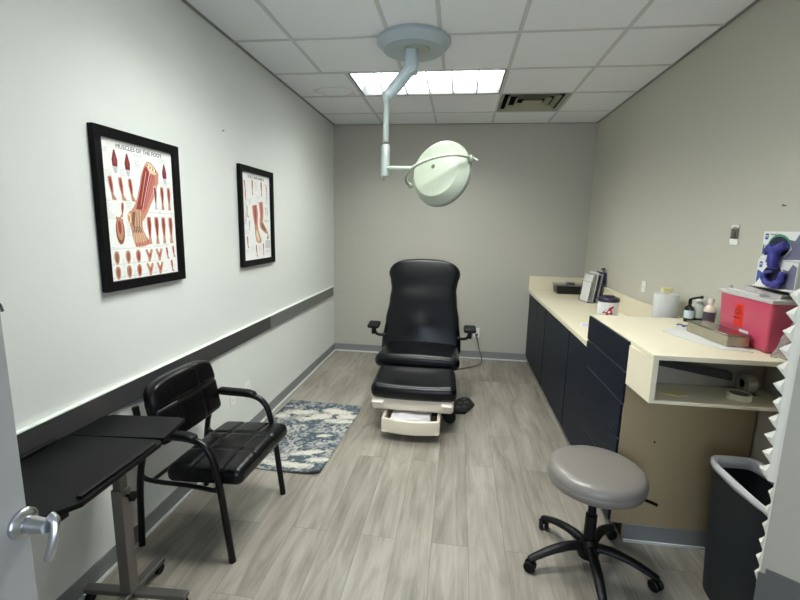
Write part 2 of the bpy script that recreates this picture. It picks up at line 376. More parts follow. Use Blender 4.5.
# ================================================================ posters
def poster(y0, y1, z0, z1, label, draw):
    t = thing('framed_poster', label, 'poster', (XL, (y0+y1)/2, z0))
    fw, d = .042, .028
    f = MB(); X = XL
    o_ = [(y0, z0), (y1, z0), (y1, z1), (y0, z1)]; i_ = [(y0+fw, z0+fw), (y1-fw, z0+fw), (y1-fw, z1-fw), (y0+fw, z1-fw)]
    vs = [(X+.001, a_, b_) for a_, b_ in o_]+[(X+d, a_, b_) for a_, b_ in o_]+[(X+d-.004, a_, b_) for a_, b_ in i_]+[(X+.001, a_, b_) for a_, b_ in i_]
    fs = []
    for l in range(4):
        for i in range(4): j = (i+1) % 4; n_ = (l+1) % 4; fs.append((l*4+i, l*4+j, n_*4+j, n_*4+i))
    f.add(vs, fs)
    part('frame', f, mat('black_frame', (8, 8, 9), .5, spec=.15), t, smooth=False, bevel=.002)
    p = MB(); px = X+.010
    p.box(X+.002, px, y0+fw-.002, y1-fw+.002, z0+fw-.002, z1-fw+.002, 0)
    Y0, Z0, W, Hh = y0+fw, z0+fw, y1-y0-2*fw, z1-z0-2*fw
    lvl = [0]
    def poly(pts, k, lift=None):
        lvl[0] += 1
        h = .0003+.000012*lvl[0] if lift is None else lift
        p.prism([(Y0+u*W, Z0+v*Hh) for u, v in pts], px-.0001, px+h, 'x', k)
    def txt(s_, u, v, size, k=7, bold=0, al='CENTER'):
        Mx = tr(px+.0006, Y0+u*W, Z0+v*Hh) @ Matrix(((0, 0, 1, 0), (1, 0, 0, 0), (0, 1, 0, 0), (0, 0, 0, 1)))
        p.text(s_, size, Mx, k, .0002, al, bold)
    draw(poly, txt)
    cols = [mat('poster_paper', (238, 238, 236), .35, coat=.4), mat('print_skin', (194, 144, 116), .4), mat('print_red', (154, 56, 52), .4), mat('print_dark_red', (112, 34, 40), .4),
            mat('print_bone', (224, 204, 168), .4), mat('print_pink', (196, 108, 104), .4), mat('print_grey', (150, 152, 154), .4), mat('print_black', (24, 24, 26), .4), mat('print_brown', (140, 86, 66), .4), mat('print_light_grey', (196, 198, 200), .4)]
    part('print', p, cols, t, smooth=False)
rnd = random.Random(4)
def blob(cu, cv, ru, rv, n=10, ang=0, taper=0):
    out = []
    for i in range(n):
        a = 2*PI*i/n; x, y = math.cos(a)*ru, math.sin(a)*rv; x *= 1-taper*y/rv
        ca, sa = math.cos(ang), math.sin(ang); out.append((cu+x*ca-y*sa, cv+(x*sa+y*ca)))
    return out
def lines(poly, u, v, w, n, dv=.011, k=9):
    for i in range(n):
        ww = w*(.6+.4*rnd.random()); poly([(u, v-i*dv), (u+ww, v-i*dv), (u+ww, v-i*dv+.0035), (u, v-i*dv+.0035)], k, .0002)
def small_leg(poly, u, v, s=1, flip=1, cols=(1, 2, 3)):
    P = lambda pts: [(u+flip*a*s, v+b*s) for a, b in pts]
    poly(P([(-.035, .095), (.015, .10), (.03, .03), (.028, -.05), (.065, -.085), (.06, -.098), (.005, -.095), (-.005, -.04), (-.03, .03)]), cols[0])
    poly(P([(-.022, .085), (.006, .088), (.018, .03), (.016, -.04), (.002, -.03), (-.018, .03)]), cols[1])
    poly(P([(-.012, .07), (-.002, .07), (.008, .0), (.0, -.01)]), cols[2])
def shin(poly, u, v, s=1, cols=(1, 2, 3)):
    P = lambda pts: [(u+a*s, v+b*s) for a, b in pts]
    poly(P([(-.025, .10), (.025, .10), (.03, .04), (.014, -.04), (.024, -.10), (-.022, -.10), (-.012, -.04), (-.03, .04)]), cols[0])
    poly(P([(-.016, .09), (.012, .09), (.02, .04), (.006, -.04), (-.008, -.04), (-.018, .04)]), cols[1])
    poly(P([(-.004, .08), (.004, .08), (.004, -.02), (-.002, -.05)]), cols[2])
def draw1(poly, txt):
    txt('MUSCLES OF THE FOOT', .52, .958, .028, 7, 0)
    lines(poly, .42, .925, .18, 2)
    # three red calf studies on top
    for u, v in ((.17, .86), (.33, .85), (.87, .83)):
        poly([(u-.006, v+.07), (u+.008, v+.07), (u+.035, v), (u+.03, v-.045), (u-.03, v-.045), (u-.035, v)], 3)
        poly([(u-.004, v+.03), (u+.012, v+.03), (u+.014, v-.02), (u-.006, v-.03)], 2)
        poly([(u-.03, v-.045), (u+.03, v-.045), (u+.022, v-.085), (u+.0, v-.095), (u-.02, v-.08)], 9)
    # the large leg
    poly([(.56, .855), (.605, .895), (.66, .89), (.72, .86), (.775, .815), (.765, .75), (.72, .68), (.665, .61), (.61, .55), (.565, .50), (.525, .46), (.48, .43), (.475, .40), (.485, .36), (.52, .315), (.56, .285), (.57, .265), (.545, .25), (.50, .24), (.45, .236), (.40, .235), (.365, .245), (.345, .27), (.325, .32), (.315, .37), (.30, .41), (.28, .44), (.275, .475), (.30, .50), (.345, .515), (.39, .555), (.43, .61), (.455, .66), (.48, .71), (.505, .78)], 1)
    poly([(.60, .885), (.655, .882), (.71, .852), (.745, .815), (.70, .795), (.64, .80), (.59, .835)], 4)
    for q in range(7): poly(blob(.61+.02*q, .865-.006*q, .008, .012, 7), 0 if q % 2 else 8)
    poly([(.565, .845), (.60, .855), (.635, .81), (.64, .77), (.60, .70), (.56, .62), (.51, .55), (.46, .50), (.40, .50), (.41, .54), (.45, .61), (.485, .68), (.515, .76)], 2)
    poly([(.66, .81), (.715, .795), (.71, .745), (.665, .675), (.61, .605), (.56, .545), (.52, .505), (.48, .49), (.53, .56), (.585, .64), (.63, .72)], 5)
    for q in range(9):
        o_ = .018*q; poly([(.545+o_, .82-.002*q), (.552+o_, .82-.002*q), (.455+o_*.55, .56-.004*q), (.450+o_*.55, .56-.004*q)], (3, 2, 4, 3, 2, 0, 3, 5, 2)[q])
    poly([(.35, .50), (.44, .505), (.465, .46), (.455, .40), (.42, .37), (.36, .37), (.335, .40), (.33, .45)], 8)
    for q in range(4): poly([(.40+.018*q, .52), (.408+.018*q, .52), (.372+.025*q, .39), (.362+.025*q, .39)], 4)
    poly([(.345, .385), (.46, .385), (.47, .345), (.335, .345)], 3)
    for q in range(6): poly([(.345+.021*q, .385), (.352+.021*q, .385), (.348+.034*q, .262), (.340+.034*q, .262)], 4)
    for q in range(5): poly(blob(.372+.042*q, .252+.004*q, .017, .017, 8), 5)
    poly(blob(.30, .455, .026, .042), 4); poly(blob(.295, .45, .014, .025), 1)
    # rows of small legs
    for u in (.10, .225, .35): small_leg(poly, u, .66, .85)
    small_leg(poly, .22, .51, .55, -1)
    poly(blob(.17, .36, .055, .10, 14), 8); poly(blob(.17, .37, .04, .08, 12), 1); poly(blob(.165, .385, .02, .05), 2)
    for i in range(5): poly(blob(.135+.018*i, .452-.004*i, .009, .012, 8), 1)
    for u in (.70, .81, .92): shin(poly, u, .62, .92, (9 if u < .75 else 1, 2, 3))
    for u in (.575, .69, .80, .92): shin(poly, u, .36, 1.08, (1, 2, 3))
    for v in (.165, .055):
        for u in (.10, .245, .385): poly(blob(u, v, .032, .05, 12, 0, -.2), 1); poly(blob(u, v, .018, .036, 10), 8 if u < .3 else 2)
        for u in (.545, .70):
            poly([(u-.055, v+.045), (u-.03, v+.05), (u, v+.01), (u+.03, v+.05), (u+.055, v+.04), (u+.02, v-.03), (u+.01, v-.05), (u-.015, v-.05), (u-.02, v-.02)], 1)
            poly([(u-.03, v+.03), (u, v), (u+.03, v+.03), (u+.004, v-.03)], 2)
    small_leg(poly, .83, .17, .5); small_leg(poly, .94, .18, .5); small_leg(poly, .90, .06, .5)
    for u, v, w_, n in ((.02, .93, .1, 3), (.02, .78, .11, 8), (.42, .88, .09, 5), (.22, .80, .08, 5), (.02, .58, .06, 8), (.27, .58, .09, 6), (.26, .42, .06, 10), (.03, .49, .09, 5), (.02, .24, .09, 2), (.56, .50, .4, 1), (.78, .93, .18, 3), (.76, .75, .22, 4),
                        (.62, .68, .045, 9), (.61, .24, .36, 2), (.03, .115, .9, 1), (.03, .228, .9, 1), (.03, .02, .9, 1), (.50, .45, .05, 9), (.93, .5, .06, 3), (.74, .55, .04, 6), (.17, .15, .03, 6), (.31, .15, .03, 6), (.17, .06, .03, 6), (.31, .06, .03, 6), (.62, .17, .03, 6), (.62, .07, .03, 6)):
        lines(poly, u, v, w_, n)
def draw2(poly, txt):
    txt('FOOT AND ANKLE', .5, .955, .030, 7, 0)
    # two lower legs in the middle
    poly([(.33, .63), (.50, .65), (.53, .55), (.51, .42), (.53, .34), (.60, .27), (.64, .22), (.60, .19), (.50, .195), (.44, .22), (.41, .30), (.40, .40), (.35, .52)], 1)
    poly([(.36, .63), (.47, .64), (.50, .55), (.48, .42), (.43, .40), (.39, .52)], 5)
    poly([(.41, .63), (.44, .63), (.46, .50), (.44, .40), (.42, .50)], 2)
    poly([(.45, .36), (.50, .33), (.57, .25), (.55, .21), (.48, .22), (.44, .29)], 4)
    poly([(.57, .68), (.72, .69), (.74, .58), (.71, .45), (.74, .42), (.84, .36), (.90, .32), (.88, .295), (.78, .31), (.66, .35), (.60, .38), (.58, .43), (.61, .52)], 1)
    poly([(.60, .68), (.69, .685), (.71, .58), (.68, .46), (.63, .45), (.64, .55)], 5)
    poly([(.64, .67), (.66, .67), (.68, .55), (.66, .46), (.65, .55)], 2)
    poly([(.63, .43), (.70, .43), (.82, .345), (.78, .33), (.66, .37)], 8)
    small_leg(poly, .11, .84, .62, 1, (1, 5, 5)); small_leg(poly, .12, .73, .5, 1, (1, 2, 5)); small_leg(poly, .16, .56, .7, 1, (1, 4, 8)); small_leg(poly, .12, .50, .5, -1, (1, 4, 8))
    shin(poly, .36, .84, .85, (1, 5, 8)); shin(poly, .68, .84, .85, (1, 2, 5)); small_leg(poly, .88, .83, .55, 1, (1, 5, 2)); small_leg(poly, .88, .72, .5, -1, (9, 6, 6))
    small_leg(poly, .14, .21, .7, 1, (1, 5, 5)); small_leg(poly, .44, .10, .75, 1, (1, 5, 2)); shin(poly, .70, .11, .75, (1, 5, 8))
    shin(poly, .22, .40, .6, (9, 6, 6)); poly(blob(.90, .28, .04, .02), 9); poly([(.78, .22), (.96, .22), (.96, .12), (.78, .12)], 9); poly(blob(.88, .25, .03, .02), 8)
    for u, v in ((.82, .56), (.90, .56)): poly(blob(u, v, .02, .04), 9)
    for u, v, w_, n in ((.45, .90, .13, 8), (.04, .66, .12, 4), (.03, .90, .12, 2), (.78, .62, .18, 3), (.76, .47, .18, 3), (.22, .70, .08, 6), (.5, .75, .12, 4), (.04, .35, .16, 5), (.25, .16, .1, 5), (.54, .14, .1, 5), (.8, .09, .16, 3), (.04, .12, .16, 4), (.80, .90, .14, 2), (.04, .44, .1, 3)):
        lines(poly, u, v, w_, n, k=6 if n < 4 else 9)
poster(1.664, 2.212, 1.262, 1.958, 'black framed chart of foot muscles, nearer one with the single large red leg', draw1)
poster(2.869, 3.408, 1.263, 1.968, 'black framed chart of foot and ankle, farther one with two pink lower legs', draw2)

# ================================================================ cabinets and counters
DX, CX, CZ0, CZ1 = .85, .838, .838, .875          # door face, counter edge, counter heights
RX, RY0, RY1, TZ = .826, 2.15, 2.79, 1.058         # raised drawer stack
cabs = [(2.795, 3.30, [(2.86, 3.295)], 'navy base cabinet under the low counter, right behind the drawer stack'),
        (3.305, 4.20, [(3.31, 4.195)], 'navy base cabinet under the middle of the low counter with one wide door'),
        (4.205, 5.212, [(4.21, 4.648), (4.654, 5.066)], 'navy two-door base cabinet under the low counter beside the back wall')]
for (a0, a1, doors, lab) in cabs:
    t = thing('base_cabinet', lab, 'cabinet', ((DX+XR)/2, (a0+a1)/2, 0))
    b = MB(); b.box(DX+.02, XR-.004, a0, a1, .085, CZ0-.002); b.box(DX+.055, XR-.004, a0, a1, 0, .085)
    part('body', b, NAVY, t, smooth=False)
    for (y0, y1) in doors: part('door', MB().box(DX, DX+.019, y0, y1, .075, CZ0-.014), NAVY, t, smooth=False, bevel=.0015)
    if a1 > 5: part('filler_strip', MB().box(DX+.004, DX+.019, 5.07, a1, .075, CZ0-.014), NAVY, t, smooth=False)
# low counter with backsplashes
t = thing('low_countertop', 'long cream laminate countertop with backsplash over the navy base cabinets', 'countertop', ((CX+XR)/2, 4, CZ0))
part('worktop', MB().box(CX, XR-.002, RY1+.006, YB-.002, CZ0, CZ1), CREAM, t, smooth=False, bevel=.004)
part('backsplash', MB().box(CX, XR-.003, YB-.022, YB-.003, CZ1, 1.035), CREAM, t, smooth=False, bevel=.002)
part('backsplash', MB().box(XR-.022, XR-.003, 2.80, YB-.024, CZ1, 1.035), CREAM, t, smooth=False, bevel=.002)
# drawer stack
t = thing('drawer_cabinet', 'tall navy drawer cabinet with five stepped drawers beside the beige end panel', 'drawer cabinet', (RX+.3, 2.47, 0))
b = MB(); b.box(RX+.013, XR-.004, RY0+.02, RY1, .095, TZ-.024); b.box(RX+.08, XR-.004, RY0+.02, RY1, 0, .095)
part('body', b, NAVY, t, smooth=False)
zs = [(.905, 1.050), (.742, .893), (.556, .730), (.352, .544), (.10, .340)]
for k, (z0, z1) in enumerate(zs):
    d = part('drawer', MB().box(RX, RX+.012, RY0-.002+(.0 if k < 2 else .010), RY1-.004, z0, z1), NAVY, t, smooth=False, bevel=.0015)
    part('finger_rail', MB().box(RX+.005, RX+.0125, RY0+.004, RY1-.006, z0-.011, z0), mat('rail_grey', (92, 98, 108), .3, metal=.6), d, smooth=False)
# beige end panel
t = thing('end_panel', 'plain beige board end panel below the raised desk, facing the grey stool', 'panel', (1.13, RY0, 0))
p_ = MB(); p_.prism([(.095, RX+.0128), (.095, RX+.075), (0, RX+.075), (0, 1.432), (.840, 1.432), (.840, RX+.0128)], RY0, RY0+.018, 'y')
p_.cyl((1.0, RY0-.001, .55), (1.0, RY0+.002, .55), .005, k=1)
part('board', p_, [BEIGE_P, DARK_GAP], t, smooth=False)
b = MB(); b.box(RX+.078, XR-.009, RY0-.006, RY0, .012, .095, 0); b.box(RX+.078, XR-.009, RY0-.014, RY0, 0, .0125, 1)
part('base_strip', b, [BASEB, CAULK], t, smooth=False)
# raised desk with the open cubby
YD = 1.905
top = MB(); top.prism([(RX+.0125, RY1+.002), (RX+.0125, RY0-.004), (.840, YD), (XR-.004, YD), (XR-.004, RY1+.002)], -.022, 0, 'z')
top.fn(lambda x, y, z: (x-1.15, y-2.3, z))
solo('raised_desktop', top, CREAM, 'raised cream laminate desktop carrying the red sharps container and bottles', 'countertop', (1.15, 2.3, TZ), smooth=False, bevel=.0025)
t = thing('shelf_cubby', 'cream laminate open shelf cubby hanging under the front of the raised desktop', 'shelf', (1.15, 2.02, .84))
a = MB()
a.prism([(RX+.006, RY0-.004), (.842, YD+.002), (.864, YD+.002), (.848, RY0-.004)], .8565, TZ-.0225, 'z')
part('side_panel', a, CREAM, t, smooth=False)
a = MB(); a.prism([(RX+.006, RY0-.003), (.842, YD+.001), (XR-.005, YD+.001), (XR-.005, RY0-.003)], .842, .856, 'z')
part('shelf', a, CREAM, t, smooth=False, bevel=.002)
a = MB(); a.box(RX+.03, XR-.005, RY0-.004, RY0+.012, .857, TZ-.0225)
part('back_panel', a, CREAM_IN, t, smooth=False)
# things inside the cubby
m_ = MB(); m_.add([(.895, 2.06, .975), (1.25, 2.06, .915), (1.25, 2.10, .915), (.895, 2.10, .975), (.895, 2.06, 1.012), (1.25, 2.06, .952), (1.25, 2.10, .952), (.895, 2.10, 1.012)],
           [(0,3,2,1),(4,5,6,7),(0,1,5,4),(1,2,6,5),(2,3,7,6),(3,0,4,7)])
m_.fn(lambda x, y, z: (x-.885, y-2.095, z-.895))
solo('drawer_rail', m_, mat('black_rail', (22, 23, 26), .35), 'long black metal rail slanting across the inside of the desk cubby', 'rail', (.885, 2.095, .895), smooth=False)
r0, r1 = .046, .037
m_ = MB(); m_.lathe([(r1, 0), (r0, 0), (r0, .026), (r1, .026), (r1, 0)], 32)
tp = thing('tape_roll', 'roll of cream tape lying flat on the cubby shelf', 'tape', (1.25, 2.0, .8565))
tp.scale = (1, 1, 1)
part('tape', m_.xf(tr(1.25, 2.0, .8565)), mat('cream_tape', (226, 218, 188), .5), tp)
m_ = MB().lathe([(r1-.003, .001), (r1-.0005, .001), (r1-.0005, .025), (r1-.003, .025), (r1-.003, .001)], 32)
part('core', m_.xf(tr(1.25, 2.0, .8565)), mat('grey_core', (120, 118, 112), .5), tp)
ts = thing('clear_tape_roll', 'clear tape roll in a grey holder standing behind the cream tape', 'tape', (1.325, 2.06, .8565))
m_ = MB().lathe([(.02, -.02), (.046, -.02), (.046, .02), (.02, .02), (.02, -.02)], 24, tr(1.325, 2.08, .903) @ rot('Y', 90))
part('tape', m_, mat('clear_tape', (170, 165, 150), .15, trans=.4), ts)
part('holder', MB().box(1.29, 1.36, 2.045, 2.115, .8565, .8568), mat('smoke_plastic', (58, 58, 58), .3), ts)
m_ = MB(); rr = random.Random(3)
pts = []
for i in range(16):
    an = 2*PI*i/16; q = .8+.4*rr.random(); pts.append((math.cos(an)*.055*q, math.sin(an)*.03*q))
m_.prism(pts, 0, .002, 'z')
m_.fn(lambda x, y, z: (x, y, z+.006*abs(math.sin(x*60))))
solo('yellow_note', m_, mat('pale_yellow_paper', (222, 212, 150), .6), 'crumpled pale yellow paper scrap on the cubby shelf', 'paper', (.99, 2.0, .8565))

# ---------------------------------------------------------------- things on the raised desk
Z = TZ+.0005
m_ = MB(); m_.prism([(1.085, 2.40), (1.20, 2.50), (1.33, 2.42), (1.30, 2.03), (1.26, 2.045), (1.19, 2.06), (1.15, 2.13), (1.10, 2.28)], Z, Z+.0012, 'z')
m_.fn(lambda x, y, z: (x-1.2, y-2.2, z-Z+.0018*(1+math.sin(x*70+y*40))*(z > Z+.0006)))
solo('paper_towel_sheet', m_, mat('white_paper', (208, 208, 204), .7), 'white paper sheet lying under the steel instrument box', 'paper', (1.2, 2.2, Z), smooth=False)
ZT = Z+.0052
t = thing('steel_instrument_box', 'flat stainless steel box on white paper in front of the red sharps bin', 'box', (1.265, 2.25, ZT), math.radians(4), local=True)
part('box_body', MB().box(-.05, .05, -.15, .16, 0, .05), mat('stainless', (176, 170, 150), .3, metal=.9), t, bevel=.003)
part('lid', MB().box(-.053, .053, -.153, .163, .0502, .0575), mat('stainless_lid', (150, 148, 142), .22, metal=1), t, bevel=.002)
# sharps container
t = thing('sharps_container', 'translucent red sharps container with white lid on the raised desk', 'sharps container', (1.385, 2.2, Z))
SX0, SX1, SY0, SY1, SZ = 1.333, 1.438, 2.012, 2.392, 1.285
def taper(x, y, z):
    q = .90+.10*(z-Z)/(SZ-Z); return (SX1+(x-SX1)*q, (SY0+SY1)/2+(y-(SY0+SY1)/2)*q, z)
part('bin_body', MB().rbox(SX0, SX1, SY0, SY1, Z, SZ, .014, inner=(1, 1, 4)).fn(taper), mat('sharps_red', (196, 74, 102), .3, coat=.2), t)
a = MB(); a.rbox(SX0-.006, XR-.002, SY0-.006, SY1+.006, SZ-.006, SZ+.012, .004)
a.prism([(SY0+.05, SZ+.012), (SY1-.06, SZ+.012), (SY1-.08, SZ+.040), (SY0+.04, SZ+.030)], 1.39, XR-.004, 'x')
a.rbox(SX0+.006, SX0+.05, SY0+.10, SY1-.05, SZ+.01, SZ+.022, .004)
a.cyl((1.36, SY1-.03, SZ+.01), (1.36, SY1-.03, SZ+.034), .01)
part('lid', a, mat('clear_white_lid', (198, 194, 192), .25), t)
a = MB(); fx = SX0+.0065
def face(mb, y0, y1, z0, z1, k, e=.0008):
    def fx_(z): return SX1+(SX0-SX1)*(.90+.10*(z-Z)/(SZ-Z))
    vs = [(fx_(z0)-e, y0, z0), (fx_(z0)-e, y1, z0), (fx_(z1)-e, y1, z1), (fx_(z1)-e, y0, z1)]
    vs += [(x+.0015, y, z) for x, y, z in vs]
    mb.add(vs, [(0,1,2,3)[::-1],(4,5,6,7),(0,1,5,4),(1,2,6,5),(2,3,7,6),(3,0,4,7)], k)
face(a, 2.195, 2.262, 1.135, 1.245, 0)
part('warning_label', a, mat('label_red', (232, 50, 30), .4), t, smooth=False)
a = MB()
Mx = tr(SX0-.0005, 2.229, 1.212) @ rot('Z', -90) @ rot('X', 90-4)
# biohazard trefoil: three open rings round a small disc
for i in range(3):
    an = math.radians(90+120*i); cx_, cy_ = .0105*math.cos(an), .0105*math.sin(an)
    vs = []; fs = []; n = 14
    for j in range(n+1):
        b_ = an+math.radians(-150+300*j/n)+PI*0; 
        for rr_ in (.0125, .0085): vs.append((cx_+rr_*math.cos(b_), cy_+rr_*math.sin(b_), .001))
    for j in range(n): fs.append((2*j, 2*j+1, 2*j+3, 2*j+2))
    a.add([Mx @ Vector(v) for v in vs], fs)
a.lathe([(0.003, 0), (.003, .0012)], 10, Mx)
a.text('BIOHAZARD', .0095, Mx @ tr(0, -.034, .0006), None, .0003)
part('warning_print', a, mat('label_dark', (110, 18, 16), .5), t, smooth=False)
a = MB(); face(a, 2.150, 2.215, 1.095, 1.128, 0)
part('small_label', a, mat('label_white', (228, 222, 224), .5), t, smooth=False)
# bottles
def bottle(name, label, cat, loc, rad, h, body, cap, neck=.35, caph=.02, capr=.4, extra=None, liquid=None, group=None):
    t = thing(name, label, cat, loc, local=True)
    a = MB().lathe([(0, 0), (rad*.92, 0), (rad, .004), (rad, h*.72), (rad*.9, h*.8), (rad*neck, h*.9), (rad*neck, h)], 24)
    part('bottle_body', a, body, t)
    part('cap', MB().lathe([(0, h-.002), (rad*capr, h-.002), (rad*capr, h+caph), (rad*capr*.85, h+caph+.002), (0, h+caph+.002)], 20), cap, t)
    if extra: extra(t)
    return t
def spray(t):
    a = MB().cyl((0, 0, .118), (0, 0, .135), .008).tube([(0, 0, .132), (.004, -.008, .137), (.018, -.03, .146), (.03, -.052, .152)], .0065, 10, 1)
    a.cyl((.03, -.052, .152), (.034, -.058, .154), .009)
    part('spray_nozzle', a, BLKP, t)
    part('bottle_label', MB().lathe([(.0243, .022), (.0248, .022), (.0248, .068), (.0243, .068)], 24), mat('label_pale_blue', (196, 214, 222), .5), t)
bottle('spray_bottle', 'small dark brown bottle with black angled spray nozzle and pale label', 'bottle', (1.352, 2.70, Z), .024, .108, mat('amber_dark', (34, 22, 18), .2), BLKP, extra=spray)
bottle('pump_bottle', 'small clear white bottle standing between the dark spray bottle and the brown-filled bottle', 'bottle', (1.405, 2.70, Z), .026, .125, mat('clear_white', (196, 204, 200), .25, trans=.25), IVORY2, capr=.75, neck=.6,
       extra=lambda t: part('dark_mark', MB().lathe([(.0262, .01), (.0266, .01), (.0266, .026), (.0262, .026)], 24), BLKP, t))
def liquid(t):
    part('brown_liquid', MB().lathe([(0, .003), (.0295, .003), (.0295, .092), (0, .092)], 24), mat('dark_liquid', (70, 58, 62), .25), t)
bottle('solution_bottle', 'translucent squeeze bottle half full of dark liquid behind the steel box', 'bottle', (1.385, 2.555, Z), .029, .138, mat('cloudy_plastic', (222, 204, 186), .3), mat('pink_white_cap', (232, 222, 216), .4), neck=.45, capr=.55, liquid=None,
       extra=lambda t: part('liquid_band', MB().lathe([(.0292, .004), (.0296, .004), (.0296, .088), (.0292, .088)], 24), mat('dark_liquid', (72, 64, 74), .25), t))
bottle('small_vial', 'tiny clear vial with white cap right beside the sharps container', 'vial', (1.40, 2.44, Z), .012, .055, mat('vial_clear', (190, 186, 180), .2), IVORY2, capr=.9, neck=.8)
# blue clips
a = MB()
for (x, y, an) in ((0, 0, .3), (.02, -.02, 1.2), (-.015, .03, 2.2)):
    c, s_ = math.cos(an), math.sin(an); a.tube([(x-.02*c, y-.02*s_, .004), (x, y, .009), (x+.02*c, y+.02*s_, .004)], .0038, 8, 1)
solo('blue_caps', a, mat('blue_plastic', (64, 88, 150), .4), 'small blue plastic clip lying on the desk beside the paper towel', 'clip', (1.262, 2.53, Z))
# clear plastic bag beside the sharps container
a = MB(); rr = random.Random(8)
def bagf(u, v):
    x = 1.36+.06*v-.02*math.sin(u*7)*(1-v); y = 1.995-.105*u; z = Z+.002+.19*v*(1-.35*u)
    return (x+.008*math.sin(u*23+v*9), y+.004*math.sin(v*17+u*5), z+.004*math.sin(u*19))
a.quadgrid(bagf, 20, 20)
a.fn(lambda x, y, z: (x-1.38, y-1.95, z-Z))
bag = solo('plastic_bag', a, mat('clear_film', (214, 212, 208), .2, trans=.55, alpha=.55), 'crumpled clear plastic bag between the sharps container and wall corner', 'plastic bag', (1.38, 1.95, Z))
sm = bag.modifiers.new('thick', 'SOLIDIFY'); sm.thickness = .0008

# ---------------------------------------------------------------- things on the low counter
Zc = CZ1+.0005
t = thing('paper_towel_roll', 'tall white paper towel roll behind the raised desk', 'paper towel', (1.335, 2.955, Zc), local=True)
part('paper', MB().lathe([(.02, 0), (.07, 0), (.072, .004), (.072, .305), (.07, .308), (.02, .308), (.02, 0)], 32), mat('towel_white', (198, 198, 194), .8, bump=.3, bscale=90), t)
part('core', MB().lathe([(.017, .001), (.0195, .001), (.0195, .307), (.017, .307), (.017, .001)], 24), mat('cardboard', (150, 120, 88), .8), t)
a = MB().rbox(-.028, .028, -.02, .02, 0, .33, .003)
solo('yellow_carton', a, mat('pale_yellow_carton', (222, 220, 160), .6), 'slim pale yellow carton half hidden behind the paper towel roll', 'carton', (1.392, 3.09, Zc))
t = thing('wipes_tub', 'white wipes tub with dark purple lid and red mark beside the drawer cabinet', 'tub', (1.05, 3.15, Zc), local=True)
TS = 1
part('tub_body', MB().lathe([(0, 0), (.063, 0), (.066, .005), (.066, .215), (0, .215)], 32), mat('tub_white', (230, 230, 226), .35), t)
part('lid', MB().lathe([(0, .215), (.070, .215), (.072, .22), (.072, .234), (.066, .243), (.045, .247), (.036, .256), (0, .258)], 32), mat('dark_purple', (38, 30, 52), .35), t)
a = MB()
mk = [(-.5, -.2), (-.25, -.05), (-.1, .15), (.15, .3), (.45, .45), (.5, .3), (.3, .15), (.35, -.1), (.45, -.35), (.1, -.3), (.05, -.42), (-.15, -.42), (-.1, -.25), (-.35, -.25)]
vs = []; n = len(mk)
for rr_ in (.0662, .0672):
    for (u, v) in mk: an = -PI/2-.28+u*1.15; vs.append((rr_*math.cos(an), rr_*math.sin(an), (.158+v*.075)))
a.add(vs, [tuple(range(n, 2*n))]+[(i, (i+1) % n, n+(i+1) % n, n+i) for i in range(n)])
part('red_mark', a, mat('mark_red', (176, 26, 40), .4), t, smooth=False)
a = MB().box(-.045, .045, -.06, .06, 0, .002, 0).box(-.03, .02, -.045, .03, .002, .0025, 1)
solo('appointment_card', a, [mat('card_white', (232, 230, 234), .5), mat('card_lilac', (196, 186, 224), .5)], 'small white card with a lilac print flat on the low counter', 'card', (.975, 3.33, Zc), rotz=-.3, smooth=False)
# instrument tray
t = thing('instrument_tray', 'black rectangular instrument tray with clear lid against the back wall', 'tray', (1.262, 5.05, Zc), local=True)
def tt(x, y, z): q = 1-.07*(1-z/.088) if z < .088 else 1; return (x*q, y*q, z)
part('tray_body', MB().rbox(-.168, .168, -.11, .11, 0, .085, .012, inner=(1, 1, 2)).fn(tt), mat('tray_black', (12, 12, 13), .3), t)
part('lid', MB().rbox(-.172, .172, -.114, .114, .0855, .102, .005), mat('smoky_lid', (96, 98, 98), .12, spec=.8), t)
part('handle', MB().rbox(-.045, .045, -.03, .03, .1025, .124, .009), mat('tray_metal', (170, 170, 166), .2, metal=1), t)
# file rack with magazines
t = thing('file_rack', 'grey metal file rack holding leaning papers on the low counter', 'rack', (1.352, 4.50, Zc), rotz=math.radians(8), local=True)
a = MB().box(-.10, .062, -.11, .11, 0, .006)
for x in (-.10, -.045, .01, .06):
    a.tube([(x, -.105, .003), (x+.028, -.105, .2), (x+.028, .105, .2), (x, .105, .003)], .003, 6)
a.tube([(.075, .0, .003), (.078, .0, .33)], .005, 8)
part('wire_frame', a, mat('rack_grey', (110, 112, 114), .35, metal=.6), t)
for hb in (MB().rbox(.058, .088, -.012, .012, .315, .335, .003), MB().rbox(.084, .098, -.045, .0, .17, .215, .003)): part('hook', hb, mat('hook_grey', (96, 98, 92), .4), t)
cols = [('sheet_white', (224, 224, 220)), ('sheet_grey', (170, 172, 170)), ('sheet_white', (224, 224, 220)), ('folder_black', (26, 26, 28)), ('sheet_grey', (170, 172, 170)), ('folder_purple', (44, 38, 84))]
labs = ['foremost white brochure leaning in the grey file rack', 'grey brochure second in the grey file rack', 'tall white booklet in the middle of the grey file rack', 'thin black folder in the middle of the grey file rack', 'grey brochure behind the black folder in the file rack', 'dark purple booklet, last in the grey file rack']
for k, (cn, cc) in enumerate(cols):
    xx = -.095+.0225*k
    a = MB().box(0, .009, -.09, .09, .0, .262+.014*(k % 3)); a.fn(lambda x, y, z: (x+.13*z, y, z))
    th = math.radians(8); o = solo(['brochure', 'brochure', 'booklet', 'folder', 'brochure', 'booklet'][k], a, mat(cn, cc, .4), labs[k], 'brochure' if k != 3 else 'folder', (1.352+xx*math.cos(th), 4.50+xx*math.sin(th), Zc+.0065), group='papers in the file rack', rotz=th, smooth=False)

